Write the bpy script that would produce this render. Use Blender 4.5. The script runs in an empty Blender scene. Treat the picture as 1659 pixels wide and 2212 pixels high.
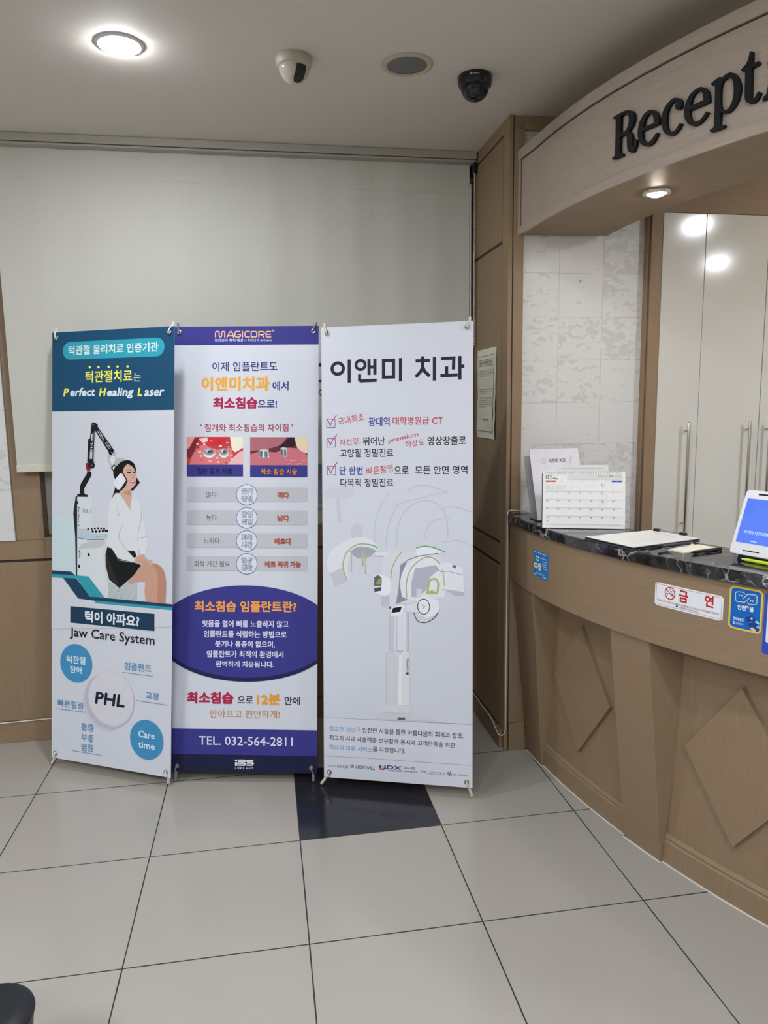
import bpy, math, random
from math import sin, cos, pi, sqrt, atan2
from mathutils import Vector, Matrix
random.seed(7)
S = bpy.context.scene
COL = S.collection
# ------------------------------------------------------------------ camera
F, PITCH, ROLL, YAW = 1581.986, -0.144443, -0.014231, 0.162799
CAM = Vector((0.95012, -2.42748, 1.52575))
cp, sp, cy, sy, cr, sr = cos(PITCH), sin(PITCH), cos(YAW), sin(YAW), cos(ROLL), sin(ROLL)
fw = Vector((sy*cp, cy*cp, sp)); r0 = Vector((cy, -sy, 0)); u0 = r0.cross(fw)
rv = r0*cr + u0*sr; uv_ = u0*cr - r0*sr
cd = bpy.data.cameras.new('camera'); cam = bpy.data.objects.new('camera', cd); COL.objects.link(cam)
m3 = Matrix((rv, uv_, -fw)).transposed()
cam.matrix_world = Matrix.Translation(CAM) @ m3.to_4x4()
cd.sensor_fit = 'HORIZONTAL'; cd.sensor_width = 36.0; cd.lens = F/1659*36.0; cd.clip_start = .02
S.camera = cam
# ------------------------------------------------------------------ view, world, room lamps
S.view_settings.view_transform = 'Standard'; S.view_settings.look = 'None'
S.view_settings.gamma = 1.0; S.view_settings.use_curve_mapping = False
S.view_settings.exposure = 0.05
W = bpy.data.worlds.new('world'); S.world = W; W.use_nodes = True
W.node_tree.nodes['Background'].inputs[0].default_value = (.55, .6, .66, 1)
W.node_tree.nodes['Background'].inputs[1].default_value = 0.35
CEIL = 2.65
def panel(name, x, y, sx, sy_, watts, col, spread=pi):
    l = bpy.data.lights.new(name, 'AREA'); l.shape = 'RECTANGLE'; l.size = sx; l.size_y = sy_
    l.energy = watts; l.color = col; l.spread = spread
    o = bpy.data.objects.new(name, l); COL.objects.link(o); o.location = (x, y, CEIL-.012)
    return o
COOL = (.905, .975, 1.06)
panel('ceiling_panel_lamp', .35, -3.3, 1.2, .6, 33, COOL)
panel('ceiling_panel_lamp', 2.1, -3.6, 1.2, .6, 30, COOL)
panel('ceiling_panel_lamp', -1.7, -1.9, .6, 1.2, 66, COOL)
def round_lamp(x, y, watts, col, r=.06):
    l = bpy.data.lights.new('downlight_lamp', 'AREA'); l.shape = 'DISK'; l.size = r*2; l.energy = watts; l.color = col
    o = bpy.data.objects.new('downlight_lamp', l); COL.objects.link(o); o.location = (x, y, CEIL-.012)
round_lamp(3.745, -1.085, 19, (.95, .985, 1.03)); round_lamp(4.657, -2.245, 19, (.95, .985, 1.03))
round_lamp(.56, -1.60, 10, COOL, .07); round_lamp(1.62, -1.75, 14, COOL, .07)
round_lamp(3.62, .12, 2.6, (1, .80, .52), .05)
LAMP_ON = 330.0      # radiance of the lit ceiling lamp
SPOT_ON = 330.0       # radiance of the small lamp in the canopy soffit

# ------------------------------------------------------------------ colour and material helpers
def lin(c):
    return tuple(((x/255)/12.92 if x <= 10.3 else ((x/255+.055)/1.055)**2.4) for x in c)
KLIT = .74           # light level on a white sheet in this room: sRGB seen -> albedo
def alb(c, k=KLIT):
    a = [x/k/1.22 for x in lin(c)]; m = max(a); return tuple(x*(.9/m if m > .9 else 1) for x in a)
MATS = {}
class NT:
    def __init__(s, name):
        s.m = bpy.data.materials.new(name); s.m.use_nodes = True; s.t = s.m.node_tree; s.b = s.t.nodes['Principled BSDF']
    def n(s, typ, **k):
        o = s.t.nodes.new('ShaderNode'+typ)
        for a, b in k.items():
            if a[0] == 'i' and a[1:].isdigit(): s.put(o.inputs[int(a[1:])], b)
            else: setattr(o, a, b)
        return o
    def put(s, sock, v):
        if hasattr(v, 'is_output'): s.t.links.new(v, sock)
        elif hasattr(v, 'outputs'): s.t.links.new(v.outputs[0], sock)
        elif sock.type == 'RGBA' and len(v) == 3: sock.default_value = (*v, 1)
        else: sock.default_value = v
    def set(s, **k):
        nm = dict(col='Base Color', rough='Roughness', metal='Metallic', spec='Specular IOR Level', normal='Normal', trans='Transmission Weight',
                  ecol='Emission Color', estr='Emission Strength', alpha='Alpha', coat='Coat Weight', ior='IOR')
        for a, b in k.items(): s.put(s.b.inputs[nm[a]], b)
        return s.m
    def math(s, op, a, b=None, c=None):
        o = s.n('Math', operation=op); s.put(o.inputs[0], a)
        if b is not None: s.put(o.inputs[1], b)
        if c is not None: s.put(o.inputs[2], c)
        return o.outputs[0]
    def pos(s): return s.n('NewGeometry').outputs['Position']
    def map(s, v, sc=(1, 1, 1), rot=(0, 0, 0), loc=(0, 0, 0)):
        o = s.n('Mapping'); s.put(o.inputs[0], v); o.inputs['Scale'].default_value = sc; o.inputs['Rotation'].default_value = rot; o.inputs['Location'].default_value = loc
        return o.outputs[0]
    def noise(s, v, scale, detail=3, rough=.55, dist=0):
        o = s.n('TexNoise'); s.put(o.inputs['Vector'], v); o.inputs['Scale'].default_value = scale; o.inputs['Detail'].default_value = detail
        o.inputs['Roughness'].default_value = rough; o.inputs['Distortion'].default_value = dist
        return o.outputs['Fac']
    def ramp(s, f, stops):
        o = s.n('ValToRGB'); s.put(o.inputs[0], f); e = o.color_ramp.elements
        while len(e) < len(stops): e.new(.5)
        for q, (p, c) in zip(e, stops):
            q.position = p; q.color = (*c, 1) if len(c) == 3 else c
        return o.outputs[0]
    def mix(s, f, a, b, mode='MIX'):
        o = s.n('MixRGB', blend_type=mode); s.put(o.inputs[0], f); s.put(o.inputs[1], a); s.put(o.inputs[2], b); return o.outputs[0]
    def bump(s, h, st=.2, d=.002):
        o = s.n('Bump'); s.put(o.inputs['Height'], h); o.inputs['Strength'].default_value = st; o.inputs['Distance'].default_value = d; return o.outputs[0]
def plain(name, c, rough=.5, metal=0, k=KLIT, var=.06, scale=60, **kw):
    """solid colour with a faint procedural mottling"""
    if name in MATS: return MATS[name]
    t = NT(name); a = alb(c, k)
    f = t.noise(t.n('TexCoord').outputs['Object'], scale)
    t.set(col=t.mix(f, tuple(x*(1-var) for x in a), tuple(min(1, x*(1+var)) for x in a)), rough=rough, metal=metal, **kw)
    MATS[name] = t.m; return t.m
def ink(c):
    return plain('print_%02x%02x%02x' % tuple(c), c, .6, var=.015, scale=300, spec=.18)
def wood(name, grain, base=(121, 102, 81), k=.54):
    t = NT(name); p = t.pos()
    sc = {'z': (1, 1, .035), 'h': (.05, .05, 1)}[grain]
    f1 = t.noise(t.map(p, sc), 240, 4, .6); f2 = t.noise(t.map(p, sc, loc=(3, 1, 2)), 60, 3, .5); f3 = t.noise(p, 1.6, 2)
    a = alb(base, k)
    c = t.mix(f1, tuple(x*.74 for x in a), tuple(x*1.25 for x in a)); c = t.mix(t.math('MULTIPLY', f2, .4), c, tuple(x*.86 for x in a))
    c = t.mix(t.math('MULTIPLY', f3, .25), c, (a[0]*1.02, a[1]*.93, a[2]*.84))
    t.set(col=c, rough=.52, spec=.35, normal=t.bump(f1, .12, .0006)); return t.m
WOODZ = wood('wood_veneer_upright', 'z'); WOODH = wood('wood_veneer_level', 'h'); WOODF = wood('wood_veneer_pale', 'h', (138, 126, 116), .50)
GROOVE = plain('wood_groove', (58, 46, 38), .8)
def floor_mat():
    t = NT('polished_floor_tiles'); T = .515
    sp_ = t.n('SeparateXYZ'); t.put(sp_.inputs[0], t.pos()); x, y = sp_.outputs[0], sp_.outputs[1]
    def edge(v):
        q = t.math('FRACT', t.math('DIVIDE', v, T)); return t.math('MULTIPLY', t.math('MINIMUM', q, t.math('SUBTRACT', 1.0, q)), T)
    d = t.math('MINIMUM', edge(x), edge(y))
    wob = t.math('MULTIPLY', t.noise(t.pos(), 9, 2), .0016)
    g = t.math('LESS_THAN', d, t.math('ADD', wob, .0013))
    def cell(v, i): return t.math('COMPARE', t.math('FLOOR', t.math('DIVIDE', v, T)), float(i), .1)
    black = t.math('MULTIPLY', cell(x, 2), cell(y, 0))
    cid = t.n('CombineXYZ', i0=t.math('FLOOR', t.math('DIVIDE', x, T)), i1=t.math('FLOOR', t.math('DIVIDE', y, T)))
    wn = t.n('TexWhiteNoise', noise_dimensions='3D'); t.put(wn.inputs[0], cid)
    sp1 = t.noise(t.pos(), 420, 2, .7); sp2 = t.noise(t.pos(), 5, 3)
    a = alb((152, 147, 139), .62)
    c = t.mix(sp1, tuple(v*.84 for v in a), tuple(v*1.14 for v in a)); c = t.mix(t.math('MULTIPLY', sp2, .3), c, tuple(v*.92 for v in a))
    c = t.mix(t.math('MULTIPLY', wn.outputs[0], .12), c, tuple(v*.9 for v in a))
    bl = t.mix(t.noise(t.pos(), 40, 4), alb((24, 24, 30), .6), alb((40, 40, 46), .6))
    c = t.mix(black, c, bl); c = t.mix(g, c, alb((42, 36, 30), .6))
    t.set(col=c, rough=t.math('ADD', t.math('MULTIPLY', g, .6), t.math('ADD', .13, t.math('MULTIPLY', sp2, .06))), spec=.42)
    return t.m
FLOOR = floor_mat()
def paint(name, c, k, rough=.8, sc=700):
    t = NT(name); f = t.noise(t.pos(), sc, 2, .7); a = alb(c, k)
    t.set(col=t.mix(f, tuple(v*.93 for v in a), tuple(min(.9, v*1.07) for v in a)), rough=rough, normal=t.bump(f, .08, .0005)); return t.m
CEILM = paint('ceiling_paint', (173, 167, 160), .52)
WALLM = paint('wall_paint', (196, 190, 178), .66)
def stone_mat():
    t = NT('white_stone_tiles'); p = t.pos()
    s3 = t.n('SeparateXYZ'); t.put(s3.inputs[0], p); x, z = s3.outputs[0], s3.outputs[2]
    tw, th = .192, .1755
    fx = t.math('DIVIDE', t.math('SUBTRACT', x, 1.989), tw); fz = t.math('DIVIDE', t.math('SUBTRACT', z, 1.5275), th)
    def e(q, w):
        r = t.math('FRACT', q); return t.math('MULTIPLY', t.math('MINIMUM', r, t.math('SUBTRACT', 1.0, r)), w)
    g = t.math('LESS_THAN', t.math('MINIMUM', e(fx, tw), e(fz, th)), .0009)
    cid = t.n('CombineXYZ', i0=t.math('FLOOR', fx), i1=t.math('FLOOR', fz))
    wn = t.n('TexWhiteNoise', noise_dimensions='3D'); t.put(wn.inputs[0], cid)
    off = t.n('VectorMath', operation='SCALE'); t.put(off.inputs[0], wn.outputs['Color']); off.inputs['Scale'].default_value = 9
    pp = t.n('VectorMath', operation='ADD'); t.put(pp.inputs[0], p); t.put(pp.inputs[1], off.outputs[0])
    rot = t.map(pp.outputs[0], (1, 1, 1.7), (0, .6, 0))
    blot = t.noise(rot, 27, 3, .55, .6); big = t.noise(pp.outputs[0], 9, 2)
    v = t.math('ADD', t.math('MULTIPLY', blot, .7), t.math('ADD', t.math('MULTIPLY', big, .3), t.math('MULTIPLY', t.math('SUBTRACT', wn.outputs[0], .35), .16)))
    patch = t.ramp(v, [(.575, (0, 0, 0)), (.61, (1, 1, 1))])
    a = alb((207, 207, 206), .74)
    c = t.mix(t.noise(p, 300, 3), tuple(q*.95 for q in a), tuple(min(.9, q*1.05) for q in a))
    c = t.mix(t.math('MULTIPLY', patch, .62), c, alb((182, 181, 180), .72)); c = t.mix(g, c, alb((172, 170, 164), .72))
    t.set(col=c, rough=.4, normal=t.bump(t.math('SUBTRACT', 1.0, patch), .15, .0008)); return t.m
STONE = stone_mat()
def marble_mat():
    t = NT('black_marble'); p = t.pos()
    w = t.noise(p, 7, 4, .6); wv = t.n('VectorMath', operation='SCALE'); 
    nz = t.n('TexNoise'); t.put(nz.inputs['Vector'], p); nz.inputs['Scale'].default_value = 8; nz.inputs['Detail'].default_value = 4
    t.put(wv.inputs[0], nz.outputs['Color']); wv.inputs['Scale'].default_value = .16
    ad = t.n('VectorMath', operation='ADD'); t.put(ad.inputs[0], p); t.put(ad.inputs[1], wv.outputs[0])
    vo = t.n('TexVoronoi', feature='DISTANCE_TO_EDGE'); t.put(vo.inputs['Vector'], ad.outputs[0]); vo.inputs['Scale'].default_value = 17
    vein = t.ramp(vo.outputs['Distance'], [(0, (1, 1, 1)), (.014, (.3, .3, .3)), (.06, (0, 0, 0))])
    brk = t.ramp(t.noise(p, 11, 2), [(.45, (0, 0, 0)), (.60, (1, 1, 1))])
    cloud = t.ramp(t.noise(ad.outputs[0], 16, 4, .65), [(.45, (0, 0, 0)), (.75, (1, 1, 1))])
    c = t.mix(t.math('MULTIPLY', cloud, .55), (.008, .008, .010), (.11, .11, .118))
    c = t.mix(t.math('MULTIPLY', t.math('MULTIPLY', vein, brk), .9), c, (.6, .6, .6))
    t.set(col=c, rough=.09, spec=.55); return t.m
MARBLE = marble_mat()
def fabric_mat():
    t = NT('blind_fabric'); p = t.pos()
    a = alb((190, 189, 181), .72); wx = t.noise(t.map(p, (1, 1, .01)), 500, 2, .7); wz = t.noise(t.map(p, (.01, 1, 1)), 500, 2, .7)
    f = t.math('MULTIPLY', t.math('ADD', wx, wz), .5); big = t.noise(t.map(p, (1, 1, .3)), 1.3, 2)
    c = t.mix(f, tuple(v*.93 for v in a), tuple(v*1.06 for v in a)); c = t.mix(t.math('MULTIPLY', big, .25), c, tuple(v*.9 for v in a))
    t.set(col=c, rough=.85, normal=t.bump(f, .1, .0004)); return t.m
FABRIC = fabric_mat()
WHITEP = plain('white_plastic', (214, 214, 216), .35); BLACKP = plain('black_plastic', (22, 23, 28), .25, k=.7)
GREYP = plain('grey_smoked_plastic', (120, 126, 138), .2, k=.7); STEEL = plain('brushed_steel', (205, 200, 190), .22, 1.0, k=.85)
CHROME = plain('chrome', (215, 212, 205), .12, 1.0, k=.85); IVORY = plain('ivory_plastic', (206, 202, 188), .4)
CABW = plain('gloss_white_lacquer', (206, 204, 198), .11, k=.74, var=.01, coat=.3); PAPER = plain('white_paper', (216, 215, 213), .7, var=.02)
HEADB = plain('grey_aluminium_case', (152, 149, 142), .5, k=.66); ALU = plain('white_window_frame', (198, 196, 188), .4, k=.7)

# ------------------------------------------------------------------ mesh helpers
class MB:
    def __init__(s): s.v = []; s.f = []; s.m = []; s.mats = []
    def mi(s, mat):
        if mat not in s.mats: s.mats.append(mat)
        return s.mats.index(mat)
    def add(s, vs, fs, mat):
        o = len(s.v); s.v += [tuple(q) for q in vs]; i = s.mi(mat)
        for f in fs: s.f.append([a+o for a in f]); s.m.append(i)
        return s
    def box(s, a, b, mat):
        (x0, y0, z0), (x1, y1, z1) = a, b
        v = [(x, y, z) for z in (z0, z1) for y in (y0, y1) for x in (x0, x1)]
        return s.add(v, [(0, 2, 3, 1), (4, 5, 7, 6), (0, 1, 5, 4), (2, 6, 7, 3), (0, 4, 6, 2), (1, 3, 7, 5)], mat)
    def prism(s, base, top, mat):
        n = len(base)
        return s.add(list(base)+list(top), [tuple(range(n))[::-1], tuple(range(n, 2*n))]+[(i, (i+1) % n, n+(i+1) % n, n+i) for i in range(n)], mat)
    def lathe(s, c, prof, mat, n=40, axis=None):
        """profile (radius, height) turned about the axis through c"""
        ax = Vector(axis or (0, 0, 1)).normalized(); q = ax.to_track_quat('Z', 'Y'); c = Vector(c)
        vs = [c + q @ Vector((r*cos(2*pi*i/n), r*sin(2*pi*i/n), h)) for r, h in prof for i in range(n)]
        fs = [(k*n+i, k*n+(i+1) % n, (k+1)*n+(i+1) % n, (k+1)*n+i) for k in range(len(prof)-1) for i in range(n)]
        if prof[0][0] > 1e-6: fs.append(tuple(range(n))[::-1])
        if prof[-1][0] > 1e-6: fs.append(tuple(range((len(prof)-1)*n, len(prof)*n)))
        return s.add(vs, fs, mat)
    def tube(s, pts, r, mat, n=10, cap=True, closed=False):
        pts = [Vector(p) for p in pts]; m = len(pts); rs = r if isinstance(r, (list, tuple)) else [r]*m
        vs = []; up = None
        for i, p in enumerate(pts):
            a = pts[(i-1) % m] if (i or closed) else p; b = pts[(i+1) % m] if (i < m-1 or closed) else p
            d = (b-a).normalized()
            if up is None: up = d.orthogonal().normalized()
            up = (up - d*up.dot(d)).normalized(); w = d.cross(up)
            vs += [p + up*rs[i]*cos(2*pi*k/n) + w*rs[i]*sin(2*pi*k/n) for k in range(n)]
        fs = [(i*n+k, i*n+(k+1) % n, ((i+1) % m)*n+(k+1) % n, ((i+1) % m)*n+k) for i in range(m if closed else m-1) for k in range(n)]
        if cap and not closed: fs += [tuple(range(n))[::-1], tuple(range((m-1)*n, m*n))]
        return s.add(vs, fs, mat)
    def capsule(s, a, b, r, mat, n=12):
        a, b = Vector(a), Vector(b); d = (b-a).normalized()
        pts = []; rs = []
        for t in (0, .3, .7, 1): pts.append(a - d*r*cos(t*pi/2)); rs.append(max(.0002, r*sin(t*pi/2)))
        for t in (0, .3, .7, 1): pts.append(b + d*r*sin(t*pi/2)); rs.append(max(.0002, r*cos(t*pi/2)))
        return s.tube(pts, rs, mat, n)
    def arc(s, c, R0, R1, a0, a1, z0, z1, mat, n=40, dr=None):
        """curved slab between radii R0 (outer, towards the room) and R1; angle measured from -X, growing towards the camera"""
        vs = []
        for i in range(n+1):
            a = a0+(a1-a0)*i/n; e = dr(a) if dr else 0
            for R, z in ((R0+e, z0), (R0+e, z1), (R1, z1), (R1, z0)): vs.append((c[0]-R*cos(a), c[1]-R*sin(a), z))
        fs = [tuple(4*i+q for q in (k, (k+1) % 4))+tuple(4*(i+1)+q for q in ((k+1) % 4, k)) for i in range(n) for k in range(4)]
        return s.add(vs, fs+[(0, 1, 2, 3), (4*n+3, 4*n+2, 4*n+1, 4*n)], mat)
def obj(name, mb, parent=None, bev=0, smooth=False, label=None, kind=None):
    me = bpy.data.meshes.new(name); off = Vector(parent.matrix_world.translation) if parent else Vector((0, 0, 0))
    me.from_pydata([tuple(Vector(q)-off) for q in mb.v], [], mb.f)
    for m in mb.mats: me.materials.append(m)
    me.polygons.foreach_set('material_index', mb.m); me.validate(); me.update()
    o = bpy.data.objects.new(name, me); COL.objects.link(o)
    if parent: o.parent = parent
    if smooth:
        for p in me.polygons: p.use_smooth = True
        md = o.modifiers.new('edges', 'EDGE_SPLIT'); md.split_angle = .6
    if bev:
        md = o.modifiers.new('bevel', 'BEVEL'); md.width = bev; md.segments = 2; md.limit_method = 'ANGLE'; md.angle_limit = .7
    if label: o['label'] = label
    if kind: o['kind'] = kind
    return o
def sub(name, mb, part, **k):
    """a sub-part: the part has no shift of its own, so its thing's origin applies"""
    o = obj(name, mb, part.parent, **k); o.parent = part; return o
def thing(name, label, cat, loc, group=None):
    o = bpy.data.objects.new(name, None); COL.objects.link(o); o.location = loc; o['label'] = label; o['category'] = cat
    o.empty_display_size = .05; o.matrix_world = Matrix.Translation(loc)
    if group: o['group'] = group
    return o
def tag(o, label, cat, group=None):
    o['label'] = label; o['category'] = cat
    if group: o['group'] = group
    return o
def struct(name, mb, **k): return obj(name, mb, kind='structure', **k)

# ------------------------------------------------------------------ printed artwork: flat shapes and lettering laid on a surface
GLY = {}
def glyphs(t, res=2):
    if t in GLY: return GLY[t]
    c = bpy.data.curves.new('lettering', 'FONT'); c.body = t; c.size = 1; c.resolution_u = res
    o = bpy.data.objects.new('lettering', c); COL.objects.link(o)
    me = bpy.data.meshes.new_from_object(o.evaluated_get(bpy.context.evaluated_depsgraph_get()))
    v = [(q.co.x, q.co.y) for q in me.vertices]; f = [tuple(p.vertices) for p in me.polygons]
    bpy.data.objects.remove(o); bpy.data.curves.remove(c); bpy.data.meshes.remove(me)
    GLY[t] = (v, f); return GLY[t]
def bbox(v): return min(q[0] for q in v), max(q[0] for q in v), min(q[1] for q in v), max(q[1] for q in v)
def crom(pts, closed=True, n=4, corner=.62):
    """rounded outline through the points; sharp corners stay"""
    m = len(pts); out = []
    P = [Vector(p).to_2d() if len(p) == 2 else Vector(p) for p in pts]
    def sharp(i):
        if not closed and i in (0, m-1): return True
        a = P[i]-P[i-1]; b = P[(i+1) % m]-P[i]
        return a.length == 0 or b.length == 0 or a.normalized().dot(b.normalized()) < corner
    for i in range(m if closed else m-1):
        p1, p2 = P[i], P[(i+1) % m]; p0 = p1-(p2-p1) if sharp(i) else P[i-1]; p3 = p2+(p2-p1) if sharp((i+1) % m) else P[(i+2) % m]
        L = (p2-p1).length; t1 = (p2-p0); t2 = (p3-p1)
        t1 = t1.normalized()*L if t1.length else t1; t2 = t2.normalized()*L if t2.length else t2
        for k in range(n):
            u = k/n; h = 2*u**3-3*u**2+1; g = u**3-2*u**2+u; j = -2*u**3+3*u**2; q = u**3-u**2
            out.append(tuple(p1*h+t1*g+p2*j+t2*q))
    if not closed: out.append(tuple(P[-1]))
    return out
class Print:
    """collects artwork in sheet millimetres; surf(u, v, lift) gives the point in the place"""
    def __init__(s, mb, surf, step=.00005, lift=.0001, seg=0): s.mb = mb; s.surf = surf; s.lv = lift; s.step = step; s.seg = seg
    def put(s, v, f, col, lift):
        s.mb.add([s.surf(a, b, lift) for a, b in v], f, ink(col) if isinstance(col, tuple) else col)
    def run(s, ops):
        for o in ops: s.one(o)
    def one(s, o):
        k = o[0]; col = o[1]; s.lv += s.step*(k != 'T'); L = s.lv + s.step*.5*(k == 'T')
        if k == 'P':
            p = crom(o[2]) if o[3] else list(o[2])
            q = [p[0]]
            for a in p[1:]:
                if abs(a[0]-q[-1][0])+abs(a[1]-q[-1][1]) > .05: q.append(a)
            tri = __import__('mathutils').geometry.tessellate_polygon([[Vector((a[0], a[1], 0)) for a in q]])
            s.put(q, [t if area(q, t) > 0 else t[::-1] for t in tri], col, L)
        elif k == 'E':
            (cx, cy_), rx, ry, ring = o[2:]
            n = 64 if max(rx, ry) > 20 else (32 if max(rx, ry) > 4 else 14); c = [(cos(2*pi*i/n), sin(2*pi*i/n)) for i in range(n)]
            v = [(cx+rx*a, cy_+ry*b) for a, b in c]
            if ring:
                v += [(cx+(rx-ring)*a, cy_+(ry-ring)*b) for a, b in c]; s.put(v, [(i, (i+1) % n, n+(i+1) % n, n+i) for i in range(n)], col, L)
            else: s.put(v, [tuple(range(n))], col, L)
        elif k == 'R':
            a, b, c, d, r = o[2:]; r = min(r, (d-c)/2, (b-a)/2)
            if r <= 0: v = [(a, c), (b, c), (b, d), (a, d)]
            else: v = [(x+r*cos(t), y+r*sin(t)) for x, y, t0 in ((b-r, d-r, 0), (a+r, d-r, pi/2), (a+r, c+r, pi), (b-r, c+r, 1.5*pi)) for t in [t0+pi/2*i/8 for i in range(9)]]
            s.put(v, [tuple(range(len(v)))], col, L)
        elif k == 'G':
            a, b, c, d, r = o[2:]; n = max(3, int((b-a)/8)); v = []; f = []
            for i in range(n+1):
                x = a+(b-a)*i/n; e = 0
                dx = min(x-a, b-x)
                if dx < r: e = r-sqrt(max(0, r*r-(r-dx)**2))
                v += [(x, c+e), (x, d-e)]
            xs = [a+r*.15, a+r*.5, b-r*.5, b-r*.15]
            s.put(v, [(2*i, 2*i+2, 2*i+3, 2*i+1) for i in range(n)], col, L)
        elif k == 'L':
            p, w, sm, cl = o[2:]; p = [q for i, q in enumerate(p) if i == 0 or q != p[i-1]]
            if sm: p = crom(p, False, 5, .2)
            if s.seg:
                q = []
                for i in range(len(p) if cl else len(p)-1):
                    a, b = Vector(p[i]), Vector(p[(i+1) % len(p)]); m = max(1, int((b-a).length/s.seg)); q += [tuple(a+(b-a)*j/m) for j in range(m)]
                p = q if cl else q+[p[-1]]
            m = len(p); v = []; h = w/2
            for i in range(m):
                a = Vector(p[i-1]) if (i or cl) else None; b = Vector(p[i]); c = Vector(p[(i+1) % m]) if (i < m-1 or cl) else None
                d1 = (b-a).normalized() if a is not None and (b-a).length else None; d2 = (c-b).normalized() if c is not None and (c-b).length else None
                d1 = d1 or d2; d2 = d2 or d1
                n1 = Vector((-d1.y, d1.x)); n2 = Vector((-d2.y, d2.x)); nn = (n1+n2)
                nn = nn.normalized() if nn.length > 1e-4 else n1
                kk = min(1.8, 1/max(.3, nn.dot(n1)))
                v += [tuple(b+nn*h*kk), tuple(b-nn*h*kk)]
            s.put(v, [(2*i+1, (2*i+3) % (2*m), (2*i+2) % (2*m), 2*i) for i in range(m if cl else m-1)], col, L)
        elif k == 'T':
            _, t, col, a, b, c, d, bold, shear, ref, out, ang = o
            v, f = glyphs(t)
            if not f: return
            w_, h_ = b-a, d-c
            if ang in (90, -90): w_, h_ = h_, w_
            bx = bbox(v); ry = bbox(glyphs(ref)[0]) if ref else bx
            y0, y1 = (0, ry[3]) if ref else (ry[2], ry[3])
            sy2 = h_/(y1-y0); sx = (w_-shear*(bx[3]-max(0, bx[2]))*sy2)/(bx[1]-bx[0])
            wt = [0, .012, .024, .036, .046][bold]*min(h_, 1.2*w_)*1.0
            base = [((x-bx[0])*sx+shear*(y-y0)*sy2, (y-y0)*sy2) for x, y in v]
            if bold: base = [(x*(1-2*wt/max(w_, .01))+wt, y*(1-2*wt/max(h_, .01))+wt) for x, y in base]
            th = ang*pi/180
            def place(x, y):
                if ang == 0: return a+x, c+y
                if ang == 90: return b-y, c+x
                if ang == -90: return a+y, d-x
                if ang == -54:
                    mx, my = (a+b)/2, (c+d)/2; x -= w_/2; y -= h_/2; return mx+x*cos(th)-y*sin(th), my+x*sin(th)+y*cos(th)
                return a+x*cos(th)-y*sin(th), c+x*sin(th)+y*cos(th)
            def dil(r, colr, lift, dirs):
                for i, (dx, dy) in enumerate(dirs): s.put([place(x+dx*r, y+dy*r) for x, y in base], f, colr, lift+i*.000006)
            D8 = [(cos(pi*i/4), sin(pi*i/4)) for i in range(8)]
            if out: dil(wt+h_*.06, out, L, D8); L += .00006
            dil(wt, col, L, [(0, 0)] if not bold else ([(-.8, -.8), (.8, -.8), (-.8, .8), (.8, .8)] if bold < 3 else D8))
def area(p, t):
    (a, b), (c, d), (e, f) = p[t[0]][:2], p[t[1]][:2], p[t[2]][:2]; return (c-a)*(f-b)-(e-a)*(d-b)
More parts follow.
